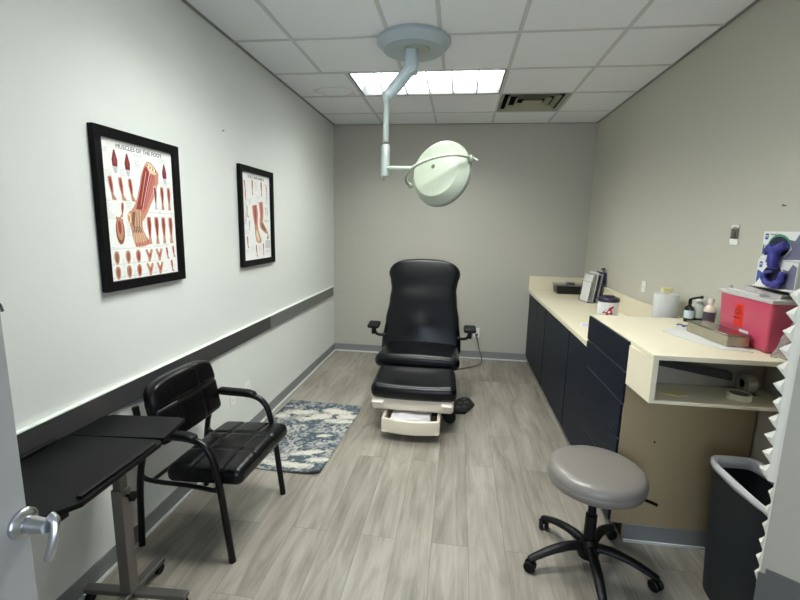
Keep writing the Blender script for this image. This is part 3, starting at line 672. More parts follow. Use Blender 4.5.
# ---------------------------------------------------------------- wall fittings
def plate(name, label, cat, side, p, w=.072, h=.115, kind='duplex', tint=IVORY2):
    x, y, z = p
    t = thing(name, label, cat, p, local=True)
    # local frame: plate in local YZ facing +X, rotated to its wall
    t.rotation_euler = (0, 0, {'L': 0, 'R': PI, 'B': -PI/2}[side])
    part('cover_plate', MB().rbox(0.0005, .006, -w/2, w/2, -h/2, h/2, .003), tint, t)
    if kind == 'duplex':
        for s_ in (-1, 1):
            q = part('socket', MB().lathe([(0, .005), (.0165, .005), (.0165, .0075), (0, .0075)], 20, tr(0, 0, s_*.021) @ rot('Y', 90)), tint, t)
            part('slot', MB().box(.0074, .0078, -.008, -.0055, s_*.021-.001, s_*.021+.009).box(.0074, .0078, .0055, .008, s_*.021-.001, s_*.021+.008), DARK_GAP, q, smooth=False)
    if kind == 'blank':
        part('screw', MB().cyl((.005, 0, 0), (.0075, 0, 0), .004), STEEL, t)
    return t
plate('wall_outlet', 'white duplex outlet on the left wall, nearer to the black armchair', 'outlet', 'L', (XL, 2.69, .375))
plate('wall_outlet', 'white duplex outlet on the left wall, nearer to the rug', 'outlet', 'L', (XL, 2.905, .352))
plate('wall_outlet', 'white outlet low on the back wall with the grey cord plugged in', 'outlet', 'B', (.262, YB, .325))
plate('wall_plate', 'small white blank plate on the right wall above the low counter', 'wall plate', 'R', (XR, 3.575, 1.15), .075, .085, 'blank')
t = thing('wall_switch', 'white switch plate with grey metal centre high on the right wall', 'switch', (XR, 2.53, 1.565), local=True); t.rotation_euler = (0, 0, PI)
part('cover_plate', MB().rbox(.0005, .006, -.036, .036, -.052, -.018, .002), IVORY2, t)
part('cover_plate', MB().prism([(-.036, .052), (-.036, .02), (-.008, .045), (.022, .036), (.036, .052)], .0005, .006, 'x'), IVORY2, t)
part('switch_body', MB().rbox(.0005, .010, -.030, .026, -.020, .034, .003).rbox(.006, .020, -.01, .012, -.012, .018, .004), mat('worn_metal', (120, 120, 112), .35, metal=.8), t)
# a bare nail on each long wall
for nm, lab, p_, d_ in (('wall_nail', 'small bare nail in the left wall between the two framed posters', (XL, 2.708, 2.141), 1), ('wall_screw', 'small screw in the right wall above the glove boxes', (XR, 2.20, 1.70), -1)):
    a = MB().cyl((0, 0, 0), (d_*.012, 0, .002), .0018, n=8).cyl((d_*.012, 0, .002), (d_*.0135, 0, .0022), .0045, n=12)
    solo(nm, a, mat('nail_metal', (90, 90, 88), .4, metal=.7), lab, 'nail' if d_ > 0 else 'screw', p_)
# glove boxes
for k, (z0, dy, lab) in enumerate(((1.335, .0, 'lower white and blue glove box on the right wall with blue gloves hanging out'), (1.4615, -.012, 'upper white and blue glove box on the right wall above the other one'))):
    t = thing('glove_box', lab, 'glove box', (1.40, 2.1, z0)); X0 = 1.385
    y1 = 2.229+dy+.002*k; y0 = y1-.245; z1 = z0+.124
    part('carton', MB().box(X0, XR-.003, y0, y1, z0, z1), mat('glove_box_white', (226, 228, 228), .4), t, smooth=False)
    e_ = X0-.0006; yl = y1
    part('logo', MB().box(e_, X0+.001, y1-.032, y1-.012, z1-.036, z1-.010), mat('print_navy', (52, 72, 150), .4), t, smooth=False)
    part('logo_letter', MB().text('M', .018, tr(e_-.0003, y1-.022, z1-.023) @ rot('Z', -90) @ rot('X', 90), None, .0003), mat('print_white', (235, 235, 238), .4), t, smooth=False)
    if k == 0: part('blue_corner', MB().prism([(y1-.004, z0+.012), (y1-.045, z0+.062), (y1-.012, z0+.075), (y1-.004, z0+.07)], e_, X0+.001, 'x'), mat('print_blue', (60, 92, 170), .4), t, smooth=False)
    else: part('green_mark', MB().prism([(y1-.004, z0+.01), (y1-.018, z0+.03), (y1-.012, z0+.07), (y1-.004, z0+.06)], e_, X0+.001, 'x'), mat('print_green', (60, 140, 96), .4), t, smooth=False)
    part('hand_picture', MB().prism([(y0+.004, z0+.01), (y0+.10, z0+.004), (y0+.06, z0+.05), (y0+.085, z0+.09), (y0+.05, z0+.085), (y0+.03, z1-.01), (y0+.004, z1-.02)], e_, X0+.001, 'x'), mat('print_slate', (112, 114, 138), .4), t, smooth=False)
    if k == 1: part('box_name', MB().text('PowerForm', .0135, tr(e_, y1-.078, z1-.013) @ rot('Z', -90) @ rot('X', 90), None, .0003), mat('print_dark_grey', (84, 88, 92), .4), t, smooth=False)
    ell = [(y1-.105+.062*math.cos(b_)*1.0, z0+.058+.044*math.sin(b_)) for b_ in [2*PI*i/28 for i in range(28)]]
    if k == 1: part('green_ring', MB().prism([(y1-.105+(a_-(y1-.105))*1.1, z0+.062+(b_-(z0+.058))*1.12) for a_, b_ in ell], e_-.0003, X0+.001, 'x'), mat('ring_green', (70, 150, 100), .4), t, smooth=False)
    part('opening', MB().prism(ell, e_-.0008, X0+.001, 'x'), mat('opening_dark', (26, 26, 62), .6), t, smooth=False)
def glove(name, label, loc, lobes):
    a = MB()
    for (p, q, r_) in lobes:
        a.tube([p, ((p[0]+q[0])/2-.006, (p[1]+q[1])/2, (p[2]+q[2])/2), q], r_, 12, 1)
    o = solo(name, a, mat('glove_blue', (56, 56, 142), .5, bump=.8, bscale=50), label, 'glove', loc, group='blue gloves in the boxes')
    o.data.update(); m2 = o.modifiers.new('r', 'REMESH'); m2.mode = 'VOXEL'; m2.voxel_size = .0035; m2.use_smooth_shade = True
    m3 = o.modifiers.new('s', 'SMOOTH'); m3.iterations = 4
    d_ = bpy.data.textures.new('crumple', 'CLOUDS'); d_.noise_scale = .02
    m4 = o.modifiers.new('d', 'DISPLACE'); m4.texture = d_; m4.strength = .008; m4.mid_level = .5
    return o
glove('nitrile_glove', 'crumpled blue nitrile glove drooping out of the upper glove box', (1.372, 2.10, 1.50),
      [((0, .045, .02), (-.004, .01, .0), .018), ((-.002, -.055, .03), (-.006, 0, .0), [.020, .02]), ((-.004, .0, .012), (-.01, -.008, -.075), [.026, .018]), ((-.004, .012, .0), (-.01, .018, -.05), .014), ((0, .06, .012), (0, .055, -.018), .013)])
glove('nitrile_glove', 'crumpled blue nitrile glove in the oval opening of the lower glove box', (1.372, 2.10, 1.37),
      [((0, .06, .03), (0, .045, -.005), .012), ((0, .045, -.005), (-.002, -.01, -.02), .014), ((-.002, -.01, -.02), (0, -.055, -.002), .016), ((0, -.055, -.002), (0, -.062, .045), .015), ((0, .05, .03), (0, .0, .045), .008)])
# shelf/bracket below the boxes
t = thing('glove_box_holder', 'pale wire-thin shelf bracket under the two glove boxes', 'bracket', (1.41, 2.1, 1.32))
part('bracket', MB().box(1.378, XR-.002, 1.96, 2.235, 1.327, 1.3335).box(1.378, 1.3805, 1.96, 2.235, 1.327, 1.341), mat('bracket_white', (214, 214, 210), .4), t, smooth=False)
# pleated white strip running down the edge of the angled wall
t = thing('zigzag_strip', 'white pleated strip with saw-tooth edge down the edge of the angled grey wall', 'strip', (PX, PY, .3))
rr = random.Random(5); EP = Vector((PX, PY, 0))
def teeth(z_hi, count, depth, pitch, off=0):
    z = z_hi
    for i in range(count):
        d_ = depth*(.85+.3*rr.random()); b0 = EP-PD*(.002+off)
        mb = MB()
        A = b0+PN*.012; Cc = b0-PD*d_+PN*.020; A2 = b0+PN*.009; C2 = b0-PD*d_+PN*.017; Dm = b0-PD*.008+PN*.006
        up = lambda v, zz: Vector((v.x, v.y, zz))
        vs = [up(A, z), up(A, z-pitch), up(Cc, z-pitch*.45), up(A2, z), up(A2, z-pitch), up(C2, z-pitch*.45), up(Dm, z-pitch*.5)]
        mb.add(vs, [(0, 2, 1), (3, 6, 5), (5, 6, 4), (3, 4, 6), (0, 3, 5, 2), (2, 5, 4, 1), (0, 1, 4, 3)])
        part('pleat', mb, mat('strip_white', (214, 211, 198), .6), t, smooth=False)
        z -= pitch
    return z
zz = teeth(1.425, 11, .024, .0545, .018)
zz2 = teeth(zz-.012, 6, .015, .056)
part('upper_band', pwall(-.021, -.0046, .006, .014, zz, 1.43, MB()), mat('strip_white', (214, 211, 198), .6), t, smooth=False)
part('edge_tape', pwall(-.0045, -.0005, .0, .016, zz2, 1.43, MB()), mat('strip_white', (214, 211, 198), .6), t, smooth=False)

# ================================================================ rug
W_, L_ = .665, 1.09
nu, nv = 110, 180
def hsh(i, j, s_=0):
    n_ = (i*374761393+j*668265263+s_*982451653) & 0xffffffff; n_ = ((n_ ^ (n_ >> 13))*1274126177) & 0xffffffff; return ((n_ ^ (n_ >> 16)) & 0xffff)/65535
def vn(x, y, s_=0):
    i, j = math.floor(x), math.floor(y); fx_, fy_ = x-i, y-j; fx_ = fx_*fx_*(3-2*fx_); fy_ = fy_*fy_*(3-2*fy_)
    return (hsh(i, j, s_)*(1-fx_)+hsh(i+1, j, s_)*fx_)*(1-fy_)+(hsh(i, j+1, s_)*(1-fx_)+hsh(i+1, j+1, s_)*fx_)*fy_
def fbm(x, y, s_=0): return vn(x, y, s_)*.5+vn(x*2.1, y*2.1, s_+1)*.3+vn(x*4.3, y*4.3, s_+2)*.2
petals = [(.20, .86, .13, .045, .2), (.36, .80, .15, .05, .5), (.50, .93, .15, .05, -.1), (.60, .86, .10, .045, .3), (.06, .76, .07, .045, 0), (.57, .76, .12, .035, .1),
          (.50, .25, .12, .035, .35), (.60, .17, .08, .03, .2), (.12, .28, .12, .045, -.2), (.10, .12, .11, .04, .1), (.20, .10, .10, .035, 0), (.42, .08, .20, .035, 0), (.02, .48, .05, .06, 0), (.52, .50, .07, .025, .2)]
greys = [(.22, .52, .20, .10, .8), (.33, .40, .16, .06, -.9), (.38, .22, .14, .05, .3), (.58, .62, .12, .06, .1), (.10, .95, .12, .04, 0), (.54, .40, .1, .04, .4), (.30, .14, .2, .05, 0)]
a = MB()
def rugz(u, v):
    z = .008+.003*math.sin(u*5)*math.sin(v*9)*.4
    d_ = math.hypot((1-u)*W_, v*L_)
    z += .030*max(0, 1-d_/.16)**1.6; z += .008*max(0, 1-v*L_/.05)*(.5+.5*math.sin(u*11))
    return z
def rugp(u, v): return (u*W_-.0, v*L_-.012*math.sin(u*PI)*(1-v), rugz(u, v))
vs = []; cl = []
for j in range(nv+1):
    for i in range(nu+1):
        u, v = i/nu, j/nv; vs.append(rugp(u, v)); x, y = u*W_, v*L_
        n1 = fbm(x*14, y*14, 3); n2 = fbm(x*60, y*60, 9); n3 = fbm(x*7, y*7, 17)
        c = (62+20*n3, 73+18*n3, 82+16*n3)
        if n2 > .60: c = (108, 114, 118)
        if n1+.30*n2 > .66: c = (138, 140, 138) if n2 > .5 else (104, 108, 110)
        for (px_, py_, ru, rv, an) in greys:
            dx_, dy_ = x-px_, y-py_; ca, sa = math.cos(an), math.sin(an); p_, q_ = (dx_*ca+dy_*sa)/ru, (-dx_*sa+dy_*ca)/rv
            if p_*p_+q_*q_ < .75+.9*(n1-.5) and n2 > .40: c = (160, 160, 156) if n2 > .52 else (112, 114, 114)
        for (px_, py_, ru, rv, an) in petals:
            dx_, dy_ = x-px_, y-py_; ca, sa = math.cos(an), math.sin(an); p_, q_ = (dx_*ca+dy_*sa)/ru, (-dx_*sa+dy_*ca)/rv
            e_ = p_*p_+q_*q_
            if e_ < 1.25+2.6*(n1-.5)+.9*(n2-.5): c = (190, 186, 174) if n2+.3*e_ < .72 else (152, 151, 146)
        f_ = .94+.12*n2; cl.append(tuple(k*f_ for k in c))
fs = [(j*(nu+1)+i, j*(nu+1)+i+1, (j+1)*(nu+1)+i+1, (j+1)*(nu+1)+i) for j in range(nv) for i in range(nu)]
a.add(vs, fs)
rm = bpy.data.materials.new('woven_floral_rug'); rm.use_nodes = True; nt = rm.node_tree
at = nt.nodes.new('ShaderNodeAttribute'); at.attribute_name = 'weave'; bs = nt.nodes['Principled BSDF']; bs.inputs['Roughness'].default_value = .95; bs.inputs['Specular IOR Level'].default_value = .1
nt.links.new(at.outputs['Color'], bs.inputs['Base Color'])
rug = solo('floral_rug', a, rm, 'blue grey floral rug with cream petals and a curled corner against the left wall', 'rug', (XL+.022, 2.50, .0), rotz=math.radians(-2.2))
rug.location = (-1.488+.008, 2.478, .0)
ca_ = rug.data.color_attributes.new('weave', 'FLOAT_COLOR', 'POINT')
for i, c in enumerate(cl): ca_.data[i].color = lin(c)
so = rug.modifiers.new('thick', 'SOLIDIFY'); so.thickness = .007; so.offset = -1

# ================================================================ exam chair
EC = (-.295, 3.7)
t = thing('exam_chair', 'black padded podiatry exam chair on an ivory base with its drawer pulled open', 'exam chair', (EC[0], EC[1], 0), local=True)
x_ = lambda v: v-EC[0]
yy_ = lambda v: v-EC[1]
# backrest pad (built upright around its bottom centre, then tilted)
BH = .90
def bw(v):
    s_ = v/BH
    k = [(0, .372), (.12, .37), (.35, .345), (.55, .320), (.68, .310), (.76, .322), (.84, .342), (.90, .344), (1, .344)]
    for (a0, w0), (a1, w1) in zip(k[:-1], k[1:]):
        if s_ <= a1:
            q = max(0, (s_-a0)/(a1-a0)); q = q*q*(3-2*q); return w0+(w1-w0)*q
    return k[-1][1]
def bd(x, y, z):
    sx = bw(z)/.34; xx = x*sx
    s_ = z/BH
    top = min(1, max(0, (s_-.80)/.20)); xx *= (1-(.90*top)**3)**.42; zz_ = z-.012*top*(abs(x)/.34)**2
    crown = .022*(1-(x/.34)**2) if y < 0 else 0
    bump = .016*math.exp(-((z-.25)/.10)**2-(x/.14)**2) if y < 0 else 0
    dip = .007*math.exp(-((s_-.71)/.09)**2) if y < 0 else 0
    return (xx, y-crown-bump+dip, zz_)
a = MB().rbox(-.34, .34, -.05, .05, 0, BH, .048, 5, (20, 2, 36)).fn(bd)
MXB = tr(-.015, yy_(3.93), .40) @ rot('X', -16)
a.xf(MXB)
bkr = part('backrest', a, BLK, t, angle=60)
# back shell behind the pad
a = MB().rbox(-.26, .26, .048, .085, .05, .82, .02, 3, (4, 1, 8)).xf(MXB)
part('back_shell', a, IVORY, bkr)
# seat pad
def sd(x, y, z):
    c = 1-(x/.35)**2
    up = .018*c if z > 0 else 0
    return (x*(1-.05*((y+.25)/.5)) , y-(.02*c if y < -.2 else 0), z+up+.0*y)
a = MB().rbox(-.355, .355, -.235, .25, -.055, .055, .05, 5, (16, 12, 2)).fn(sd).xf(tr(-.005, yy_(3.655), .464) @ rot('X', -1))
part('seat', a, BLK, t, angle=60)
# footrest pad
def fd(x, y, z):
    c = max(0, 1-(x/.32)**2)
    rim = -.012*math.exp(-((abs(x)-.0)/.22)**4-((y)/.11)**4) if z > 0 else 0
    taper_ = 1-.06*(y+.15)/.3
    return (x*taper_, y-(.015*c if y < -.1 else 0), z+(.012 if z > 0 else 0)+rim)
a = MB().rbox(-.328, .328, -.165, .165, -.058, .058, .052, 5, (18, 10, 2)).fn(fd).xf(tr(.005, yy_(3.235), .365) @ rot('X', 14))
part('footrest', a, BLK, t, angle=60)
# ivory base shroud
def shr(x, y, z): return (x*(1-.05*max(0, (.27-z)/.15)), y+.03*max(0, (.27-z)/.15)*(y < 0), z)
a = MB().rbox(-.312, .312, yy_(3.095), yy_(3.30), .185, .298, .03, 4, (8, 6, 3)).rbox(-.25, .25, yy_(3.24), yy_(3.95), .16, .40, .03, 3)
shd = part('base_shroud', a, IVORY, t)
for s_ in (-1, 1):
    a = MB().rbox(s_*.262-.044, s_*.262+.044, yy_(3.055), yy_(3.12), .252, .272, .0098, 3)
    part('release_lever', a, mat('lever_ivory', (236, 230, 216), .3), shd)
# lower pedestal
a = MB().rbox(-.19, .19, yy_(3.30), yy_(4.15), .0, .165, .03)
part('pedestal', a, mat('dark_base', (26, 25, 24), .5), t)
# open drawer with paper
dz0, dz1, dy0, dy1, dxw = .066, .172, yy_(2.955), yy_(3.29), .217
dwr = MB()
def arc_front(x): return dy0+.04*(x/dxw)**2
n = 16; vs = []; fs = []
for i in range(n+1):
    x = -dxw+2*dxw*i/n; yf = arc_front(x); low = .012*(1-abs(x/dxw)**3)
    vs += [(x, yf, dz0-.0), (x, yf-.004, dz0+.05), (x, yf, dz1), (x, yf+.022, dz1), (x, yf+.022, dz0)]
for i in range(n):
    for j in range(5): b0 = i*5+j; b1 = i*5+(j+1) % 5; fs.append((b0, b0+5, b1+5, b1))
fs.append((0, 1, 2, 3, 4)); fs.append(tuple(n*5+k for k in (4, 3, 2, 1, 0)))
dwr.add(vs, fs)
dr = part('drawer', dwr, IVORY, t, bevel=.006, seg=3)
a = MB()
for s_ in (-1, 1): a.rbox(s_*(dxw-.012)-.012, s_*(dxw-.012)+.012, dy0+.045, dy1, dz0+.005, dz1, .008)
a.box(-dxw+.012, dxw-.012, dy0+.02, dy1, dz0+.005, dz0+.012)
part('drawer_tray', a, IVORY, dr)
a = MB().quadgrid(lambda u, v: (-.155+.30*u, dy0+.062+.2*v, .158+.006*math.sin(u*4)+.003*math.sin(u*11+v*7)-.012*(u > .97)), 24, 12)
pp = solo('drawer_papers', a, mat('drawer_paper', (226, 220, 224), .7), 'loose white papers lying in the open ivory drawer of the exam chair', 'paper', (EC[0], EC[1], 0)); 
for v in pp.data.vertices: v.co.z -= .095
pp.location = (EC[0], EC[1], .095); q = pp.modifiers.new('th', 'SOLIDIFY'); q.thickness = .05; q.offset = -1
part('foot_wheel', MB().lathe([(0, -.02), (.045, -.02), (.05, -.012), (.05, .012), (.045, .02), (0, .02)], 24, tr(x_(-.012), yy_(3.36), .052) @ rot('X', 90)), BLKP, t)
part('wheel_bracket', MB().rbox(.19, x_(-.03), yy_(3.35), yy_(3.39), .06, .2, .006), BLKP, t)
# armrests
for s_ in (-1, 1):
    ax_ = .432*s_+(.0 if s_ > 0 else -.025)
    a = MB().rbox(ax_-.056, ax_+.056, yy_(3.86), yy_(3.99), .638, .676, .018, 4, (2, 3, 1)).fn(lambda x, y, z: (x, y, z+.12*(y-.2)))
    ar = part('armrest', a, BLKP, t)
    a = MB().tube([(ax_, .21, .645), (ax_-.01*s_, .215, .59), (ax_-.04*s_, .22, .565), (s_*.32, .24, .565)], .014, 10, 1)
    a.rbox(ax_-.02, ax_+.02, .19, .235, .575, .64, .008)
    part('arm_bracket', a, BLKP, ar)
# foot pedal
t = thing('foot_control', 'black angular foot pedal on the floor beside the exam chair', 'foot pedal', (.10, 3.68, 0))
poly = [(.02, 3.53), (.12, 3.545), (.205, 3.74), (.16, 3.87), (.095, 3.88), (.005, 3.76)]
a = MB().prism(poly, .001, .026, 'z')
part('base', a, BLKP, t, bevel=.006)
for (px_, py_) in ((.06, 3.62), (.11, 3.64), (.08, 3.72), (.13, 3.74), (.11, 3.81)):
    part('pedal_button', MB().rbox(px_-.018, px_+.018, py_-.022, py_+.022, .026, .034, .004), mat('pedal_grey', (46, 47, 48), .4), t)
# power cord
a = MB().tube([(.262, 5.185, .30), (.262, 5.15, .29), (.28, 5.08, .24), (.29, 5.0, .17), (.325, 4.97, .10), (.325, 4.93, .03), (.24, 4.85, .012), (.05, 4.72, .012), (-.12, 4.5, .012), (-.2, 4.2, .05)], .006, 8, 3)
a.rbox(.247, .277, 5.165, 5.205, .285, .318, .006)
a.fn(lambda x, y, z: (x-.262, y-5.15, z))
solo('power_cord', a, mat('cord_grey', (74, 72, 66), .5), 'grey power cord looping from the back wall outlet to the exam chair', 'cord', (.262, 5.15, 0))

# ================================================================ surgical light
t = thing('surgical_light', 'white round surgical lamp hanging from the ceiling on a jointed arm', 'surgical light', (-.335, 2.955, HC))
Mx = tr(-.335, 2.955, 0)
part('ceiling_plate', MB().lathe([(0, HC-.001), (.228, HC-.001), (.232, HC-.006), (.232, HC-.022), (.195, HC-.062), (.19, HC-.066), (0, HC-.066)], 48, Mx), LAMPG, t)
part('hub_disc', MB().lathe([(0, HC-.066), (.085, HC-.066), (.085, HC-.072), (.05, HC-.076), (0, HC-.076)], 32, tr(-.31, 2.93, 0)), LAMPW, t)
a = MB().rbox(-.382, -.300, 2.875, 2.955, 2.515, 2.665, .02, 3)
part('drop_tube', a, LAMPG, t)
E0, E1 = Vector((-.346, 2.90, 2.545)), Vector((-.483, 2.865, 2.375))
a = MB().tube([E0, E1], [.040, .034], 14); a.cyl(E0+Vector((0, -.036, 0)), E0+Vector((0, .036, 0)), .036, n=20)
part('upper_arm', a, LAMPG, t)
a = MB().cyl((-.488, 2.865, 2.10), (-.488, 2.865, 2.385), .019, n=20).lathe([(.0, 2.40), (.028, 2.395), (.03, 2.35), (.02, 2.33), (0, 2.33)], 20, tr(-.488, 2.865, 0))
part('lower_arm', a, POSTW, t)
a = MB().lathe([(0, 1.885), (.022, 1.885), (.027, 1.892), (.027, 2.075), (.021, 2.085), (0, 2.085)], 24, tr(-.488, 2.865, 0))
slv = part('sleeve', a, POSTW, t)
part('lock_pin', MB().cyl((-.488, 2.85, 1.888), (-.497, 2.845, 1.858), .006), PEWT, slv)
n_ = Vector((-.5, -.85, .2)).normalized(); C0 = Vector((-.137, 2.83, 1.908))
Mn = tr(*C0) @ n_.to_track_quat('Z', 'Y').to_matrix().to_4x4()
hd = part('lamp_head', MB().lathe([(0, -.055), (.175, -.055), (.192, -.05), (.204, -.035), (.206, -.012), (.205, -.006), (.198, -.002), (.200, .002), (.165, .048), (.16, .052), (.1, .062), (0, .066)], 64, Mn), LAMPW, t, angle=25)
part('rim_seal', MB().lathe([(.19, -.034), (.2075, -.034), (.2085, -.030), (.2085, -.024), (.2075, -.020), (.19, -.020), (.19, -.034)], 64, Mn), mat('seal_grey', (120, 126, 120), .5), hd)
part('front_lens', MB().lathe([(0, -.062), (.14, -.060), (.168, -.055), (0, -.0551)], 48, Mn), mat('lens_white', (220, 228, 226), .2), hd)
part('emblem', MB().lathe([(0, .060), (.014, .060), (.014, .0655), (0, .067)], 20, Mn @ tr(-.01, .02, 0)), PEWT, hd)
a = MB()
for i in range(3): 
    p0 = Mn @ Vector((-.02+.035*i, -.125, .056)); p1 = Mn @ Vector((.035*i-.03, -.075, .062))
    a.tube([p0, (p0+p1)/2, p1], .003, 8)
part('grip_ridges', a, LAMPW, hd)
piv = C0 + Vector((.80, -.40, .30)).normalized()*.225
piv2 = C0 - Vector((.80, -.40, .30)).normalized()*.225
nn = n_
e_ = (piv-C0).normalized()
arc = []
for i in range(25):
    b_ = PI*i/24; arc.append(C0 + e_*(-math.cos(b_))*.225 + nn*math.sin(b_)*.20)
# the arm joins the yoke a little below its left pivot
a = MB().tube(arc, .0095, 12); part('yoke', a, LAMPW, t)
J = arc[9]
a = MB().tube([(-.484, 2.865, 1.94), J*.5+Vector((-.484, 2.865, 1.94))*.5, J], [.013, .013], 12); part('cross_arm', a, LAMPW, t)
a = MB().cyl(piv-e_*.02, piv+e_*.012, .020, n=20).tube([piv+e_*.01, piv+e_*.02+Vector((0, 0, -.005)), piv+e_*.045+Vector((0, -.01, -.03))], .006, 8, 1)
part('pivot_knob', a, LAMPW, t)
part('side_knob', MB().cyl(piv2-e_*.012, piv2+e_*.02, .016, n=20), LAMPW, t)

# ================================================================ waiting armchair
t = thing('armchair', 'black leatherette armchair with metal arms against the left wall', 'chair', (-1.203, 1.975, 0), math.radians(-2.5), local=True)
# local: +x is the front, y across; seat from -y (near) to +y (far)
def seatd(x, y, z):
    g_ = 0
    if z > 0:
        g_ = .016*max(0, 1-(x/.27)**2)*max(0, 1-(y/.27)**2)
        for c in (-.085, .085): g_ -= .007*math.exp(-((y-c)/.008)**2)
        for c in (-.06, .09): g_ -= .007*math.exp(-((x-c)/.008)**2)
    return (x+(.02*(1-(y/.27)**2) if x > .2 else 0), y, z+g_)
a = MB().rbox(-.195, .195, -.262, .262, -.042, .042, .036, 4, (40, 44, 2)).fn(seatd).xf(tr(.085, 0, .407) @ rot('Y', -4))
part('seat', a, BLK2, t, angle=60)
def backd(x, y, z):
    g_ = 0
    if x > 0:
        g_ = .018*max(0, 1-(y/.26)**2)
        g_ -= .008*math.exp(-((z-.02)/.008)**2)
        for c in (-.085, .085): g_ -= .004*math.exp(-((y-c)/.008)**2)
    wd = 1+.03*(z/.17)-.15*max(0, z/.17)**3
    return (x+g_-.10*(y/.26)**2*0, y*wd, z-.045*max(0, z/.17)*(y/.26)**4)
a = MB().rbox(-.032, .032, -.245, .245, -.158, .158, .03, 4, (2, 40, 28)).fn(backd).xf(tr(-.175, 0, .672) @ rot('Y', -12))
part('backrest', a, BLK2, t, angle=60)
for s_ in (-1, 1):
    y = s_*.27
    a = MB().tube([(.228, y, .0), (.185, y, .36), (.165, y, .46), (.14, y, .55), (.07, y, .60), (-.10, y, .598), (-.165, y, .60)], .0165, 12, 2)
    part('leg', a, BLKM, t)
    a = MB().tube([(-.262, y*.96, .0), (-.245, y*.97, .36), (-.205, y*.97, .52), (-.235, y*.97, .72)], .0155, 12, 2)
    part('leg', a, BLKM, t)
    a = MB().rbox(-.155, .075, y-.024, y+.024, .598, .626, .013, 4, (6, 1, 1)).fn(lambda x, y_, z: (x, y_, z-.02*max(0, (x-.03)/.05)**2))
    part('arm_pad', a, BLKP, t)
    a = MB().tube([(-.235, y*.97, .375), (-.20, y*.93, .345), (0, y*.90, .345), (.16, y*.95, .345), (.178, y, .36)], .011, 10, 2)
    part('side_rail', a, BLKM, t)
a = MB().tube([(-.19, -.25, .345), (-.19, .25, .345)], .010, 10).tube([(.14, -.25, .345), (.14, .25, .345)], .010, 10)
part('cross_rail', a, BLKM, t)

# ================================================================ overbed table
t = thing('rolling_table', 'black split-top rolling table on a pewter pedestal beside the armchair', 'table', (-1.28, 1.41, 0))
ZTb = .735
part('rear_top', MB().prism([(-1.482, 1.405), (-1.482, 1.575), (-1.455, 1.60), (-1.16, 1.625), (-1.128, 1.615), (-1.105, 1.445)], ZTb-.012, ZTb+.004, 'z'), mat('table_black', (13, 13, 15), .45, spec=.15, bump=.12, bscale=300), t, smooth=False, bevel=.002)
ft = part('front_top', MB().prism([(-1.478, .965), (-1.478, 1.398), (-1.105, 1.425), (-1.085, 1.405), (-1.075, 1.04), (-1.125, .965)], ZTb-.010, ZTb+.008, 'z'), mat('table_black2', (13, 13, 15), .45, spec=.15, bump=.12, bscale=300), t, smooth=False, bevel=.003)
part('stop_ledge', MB().rbox(-1.105, -1.088, 1.05, 1.385, ZTb+.008, ZTb+.019, .004), BLKP, ft)
part('stop_ledge', MB().rbox(-1.478, -1.462, 1.02, 1.345, ZTb+.008, ZTb+.022, .004), BLKP, ft)
part('tilt_bracket', MB().box(-1.40, -1.17, 1.30, 1.46, ZTb-.04, ZTb-.013), BLKP, t)
part('post_cap', MB().rbox(-1.31, -1.25, 1.38, 1.44, .60, ZTb-.041, .004), BLKP, t)
part('tilt_latch', MB().rbox(-1.14, -1.11, 1.0, 1.03, ZTb-.035, ZTb-.011, .004), BLKP, t)
part('inner_post', MB().rbox(-1.298, -1.262, 1.392, 1.428, .50, .70, .003), PEWT, t)
part('outer_post', MB().rbox(-1.304, -1.256, 1.386, 1.434, .07, .53, .004), mat('post_pewter', (128, 124, 118), .4, metal=.7), t)
part('height_knob', MB().lathe([(.006, 0), (.006, .02), (.02, .022), (.022, .03), (.018, .036), (0, .037)], 6, tr(-1.256, 1.41, .50) @ rot('Y', 90)), BLKP, t)
def bar(a_, b_, w_, h_, z_, mb):
    a_, b_ = Vector(a_), Vector(b_); d_ = (b_-a_).normalized(); s_ = Vector((-d_.y, d_.x))*w_/2
    mb.prism([tuple(a_-s_), tuple(b_-s_), tuple(b_+s_), tuple(a_+s_)], z_, z_+h_, 'z')
a = MB(); bar((-1.47, 1.40), (-1.04, 1.43), .040, .022, .05, a); bar((-1.28, 1.05), (-1.275, 1.60), .040, .022, .051, a)
part('base_frame', a, PEWT, t, smooth=False, bevel=.004)
for (cx_, cy_) in ((-1.455, 1.401), (-1.058, 1.428), (-1.277, 1.58), (-1.28, 1.075)):
    c_ = part('caster', MB().lathe([(0, -.012), (.019, -.012), (.0225, -.008), (.0225, .008), (.019, .012), (0, .012)], 20, tr(cx_, cy_, .023) @ rot('Y', 90)), BLKP, t)
    part('caster_stem', MB().cyl((cx_, cy_, .022), (cx_, cy_, .055), .006), PEWT, c_)

# ================================================================ stool
SCX, SCY = .668, 1.935
t = thing('rolling_stool', 'round grey cushioned stool on a black five-star caster base', 'stool', (SCX, SCY, 0), local=True)
prof = [(0, .425), (.16, .425), (.19, .428), (.205, .438), (.212, .455), (.2125, .472), (.2105, .474), (.2125, .476), (.211, .49), (.203, .506), (.188, .517), (.16, .522), (.1, .524), (0, .525)]
part('seat', MB().lathe(prof, 64), mat('grey_vinyl', (116, 111, 106), .34, bump=.25, bscale=220), t, angle=50)
part('seat_plate', MB().lathe([(0, .40), (.07, .40), (.09, .4245), (0, .4245)], 24), BLKP, t)
part('gas_lift', MB().lathe([(0, .06), (.026, .06), (.026, .27), (.018, .275), (.018, .40), (0, .40)], 24), BLKP, t)
part('height_lever', MB().tube([(.04, .0, .40), (.14, -.02, .395), (.22, -.03, .385), (.26, -.033, .37)], [.006, .008], 8, 1), BLKM, t)
part('hub', MB().lathe([(0, .06), (.045, .06), (.05, .08), (.045, .125), (.03, .15), (.0, .15)], 24), BLKP, t)
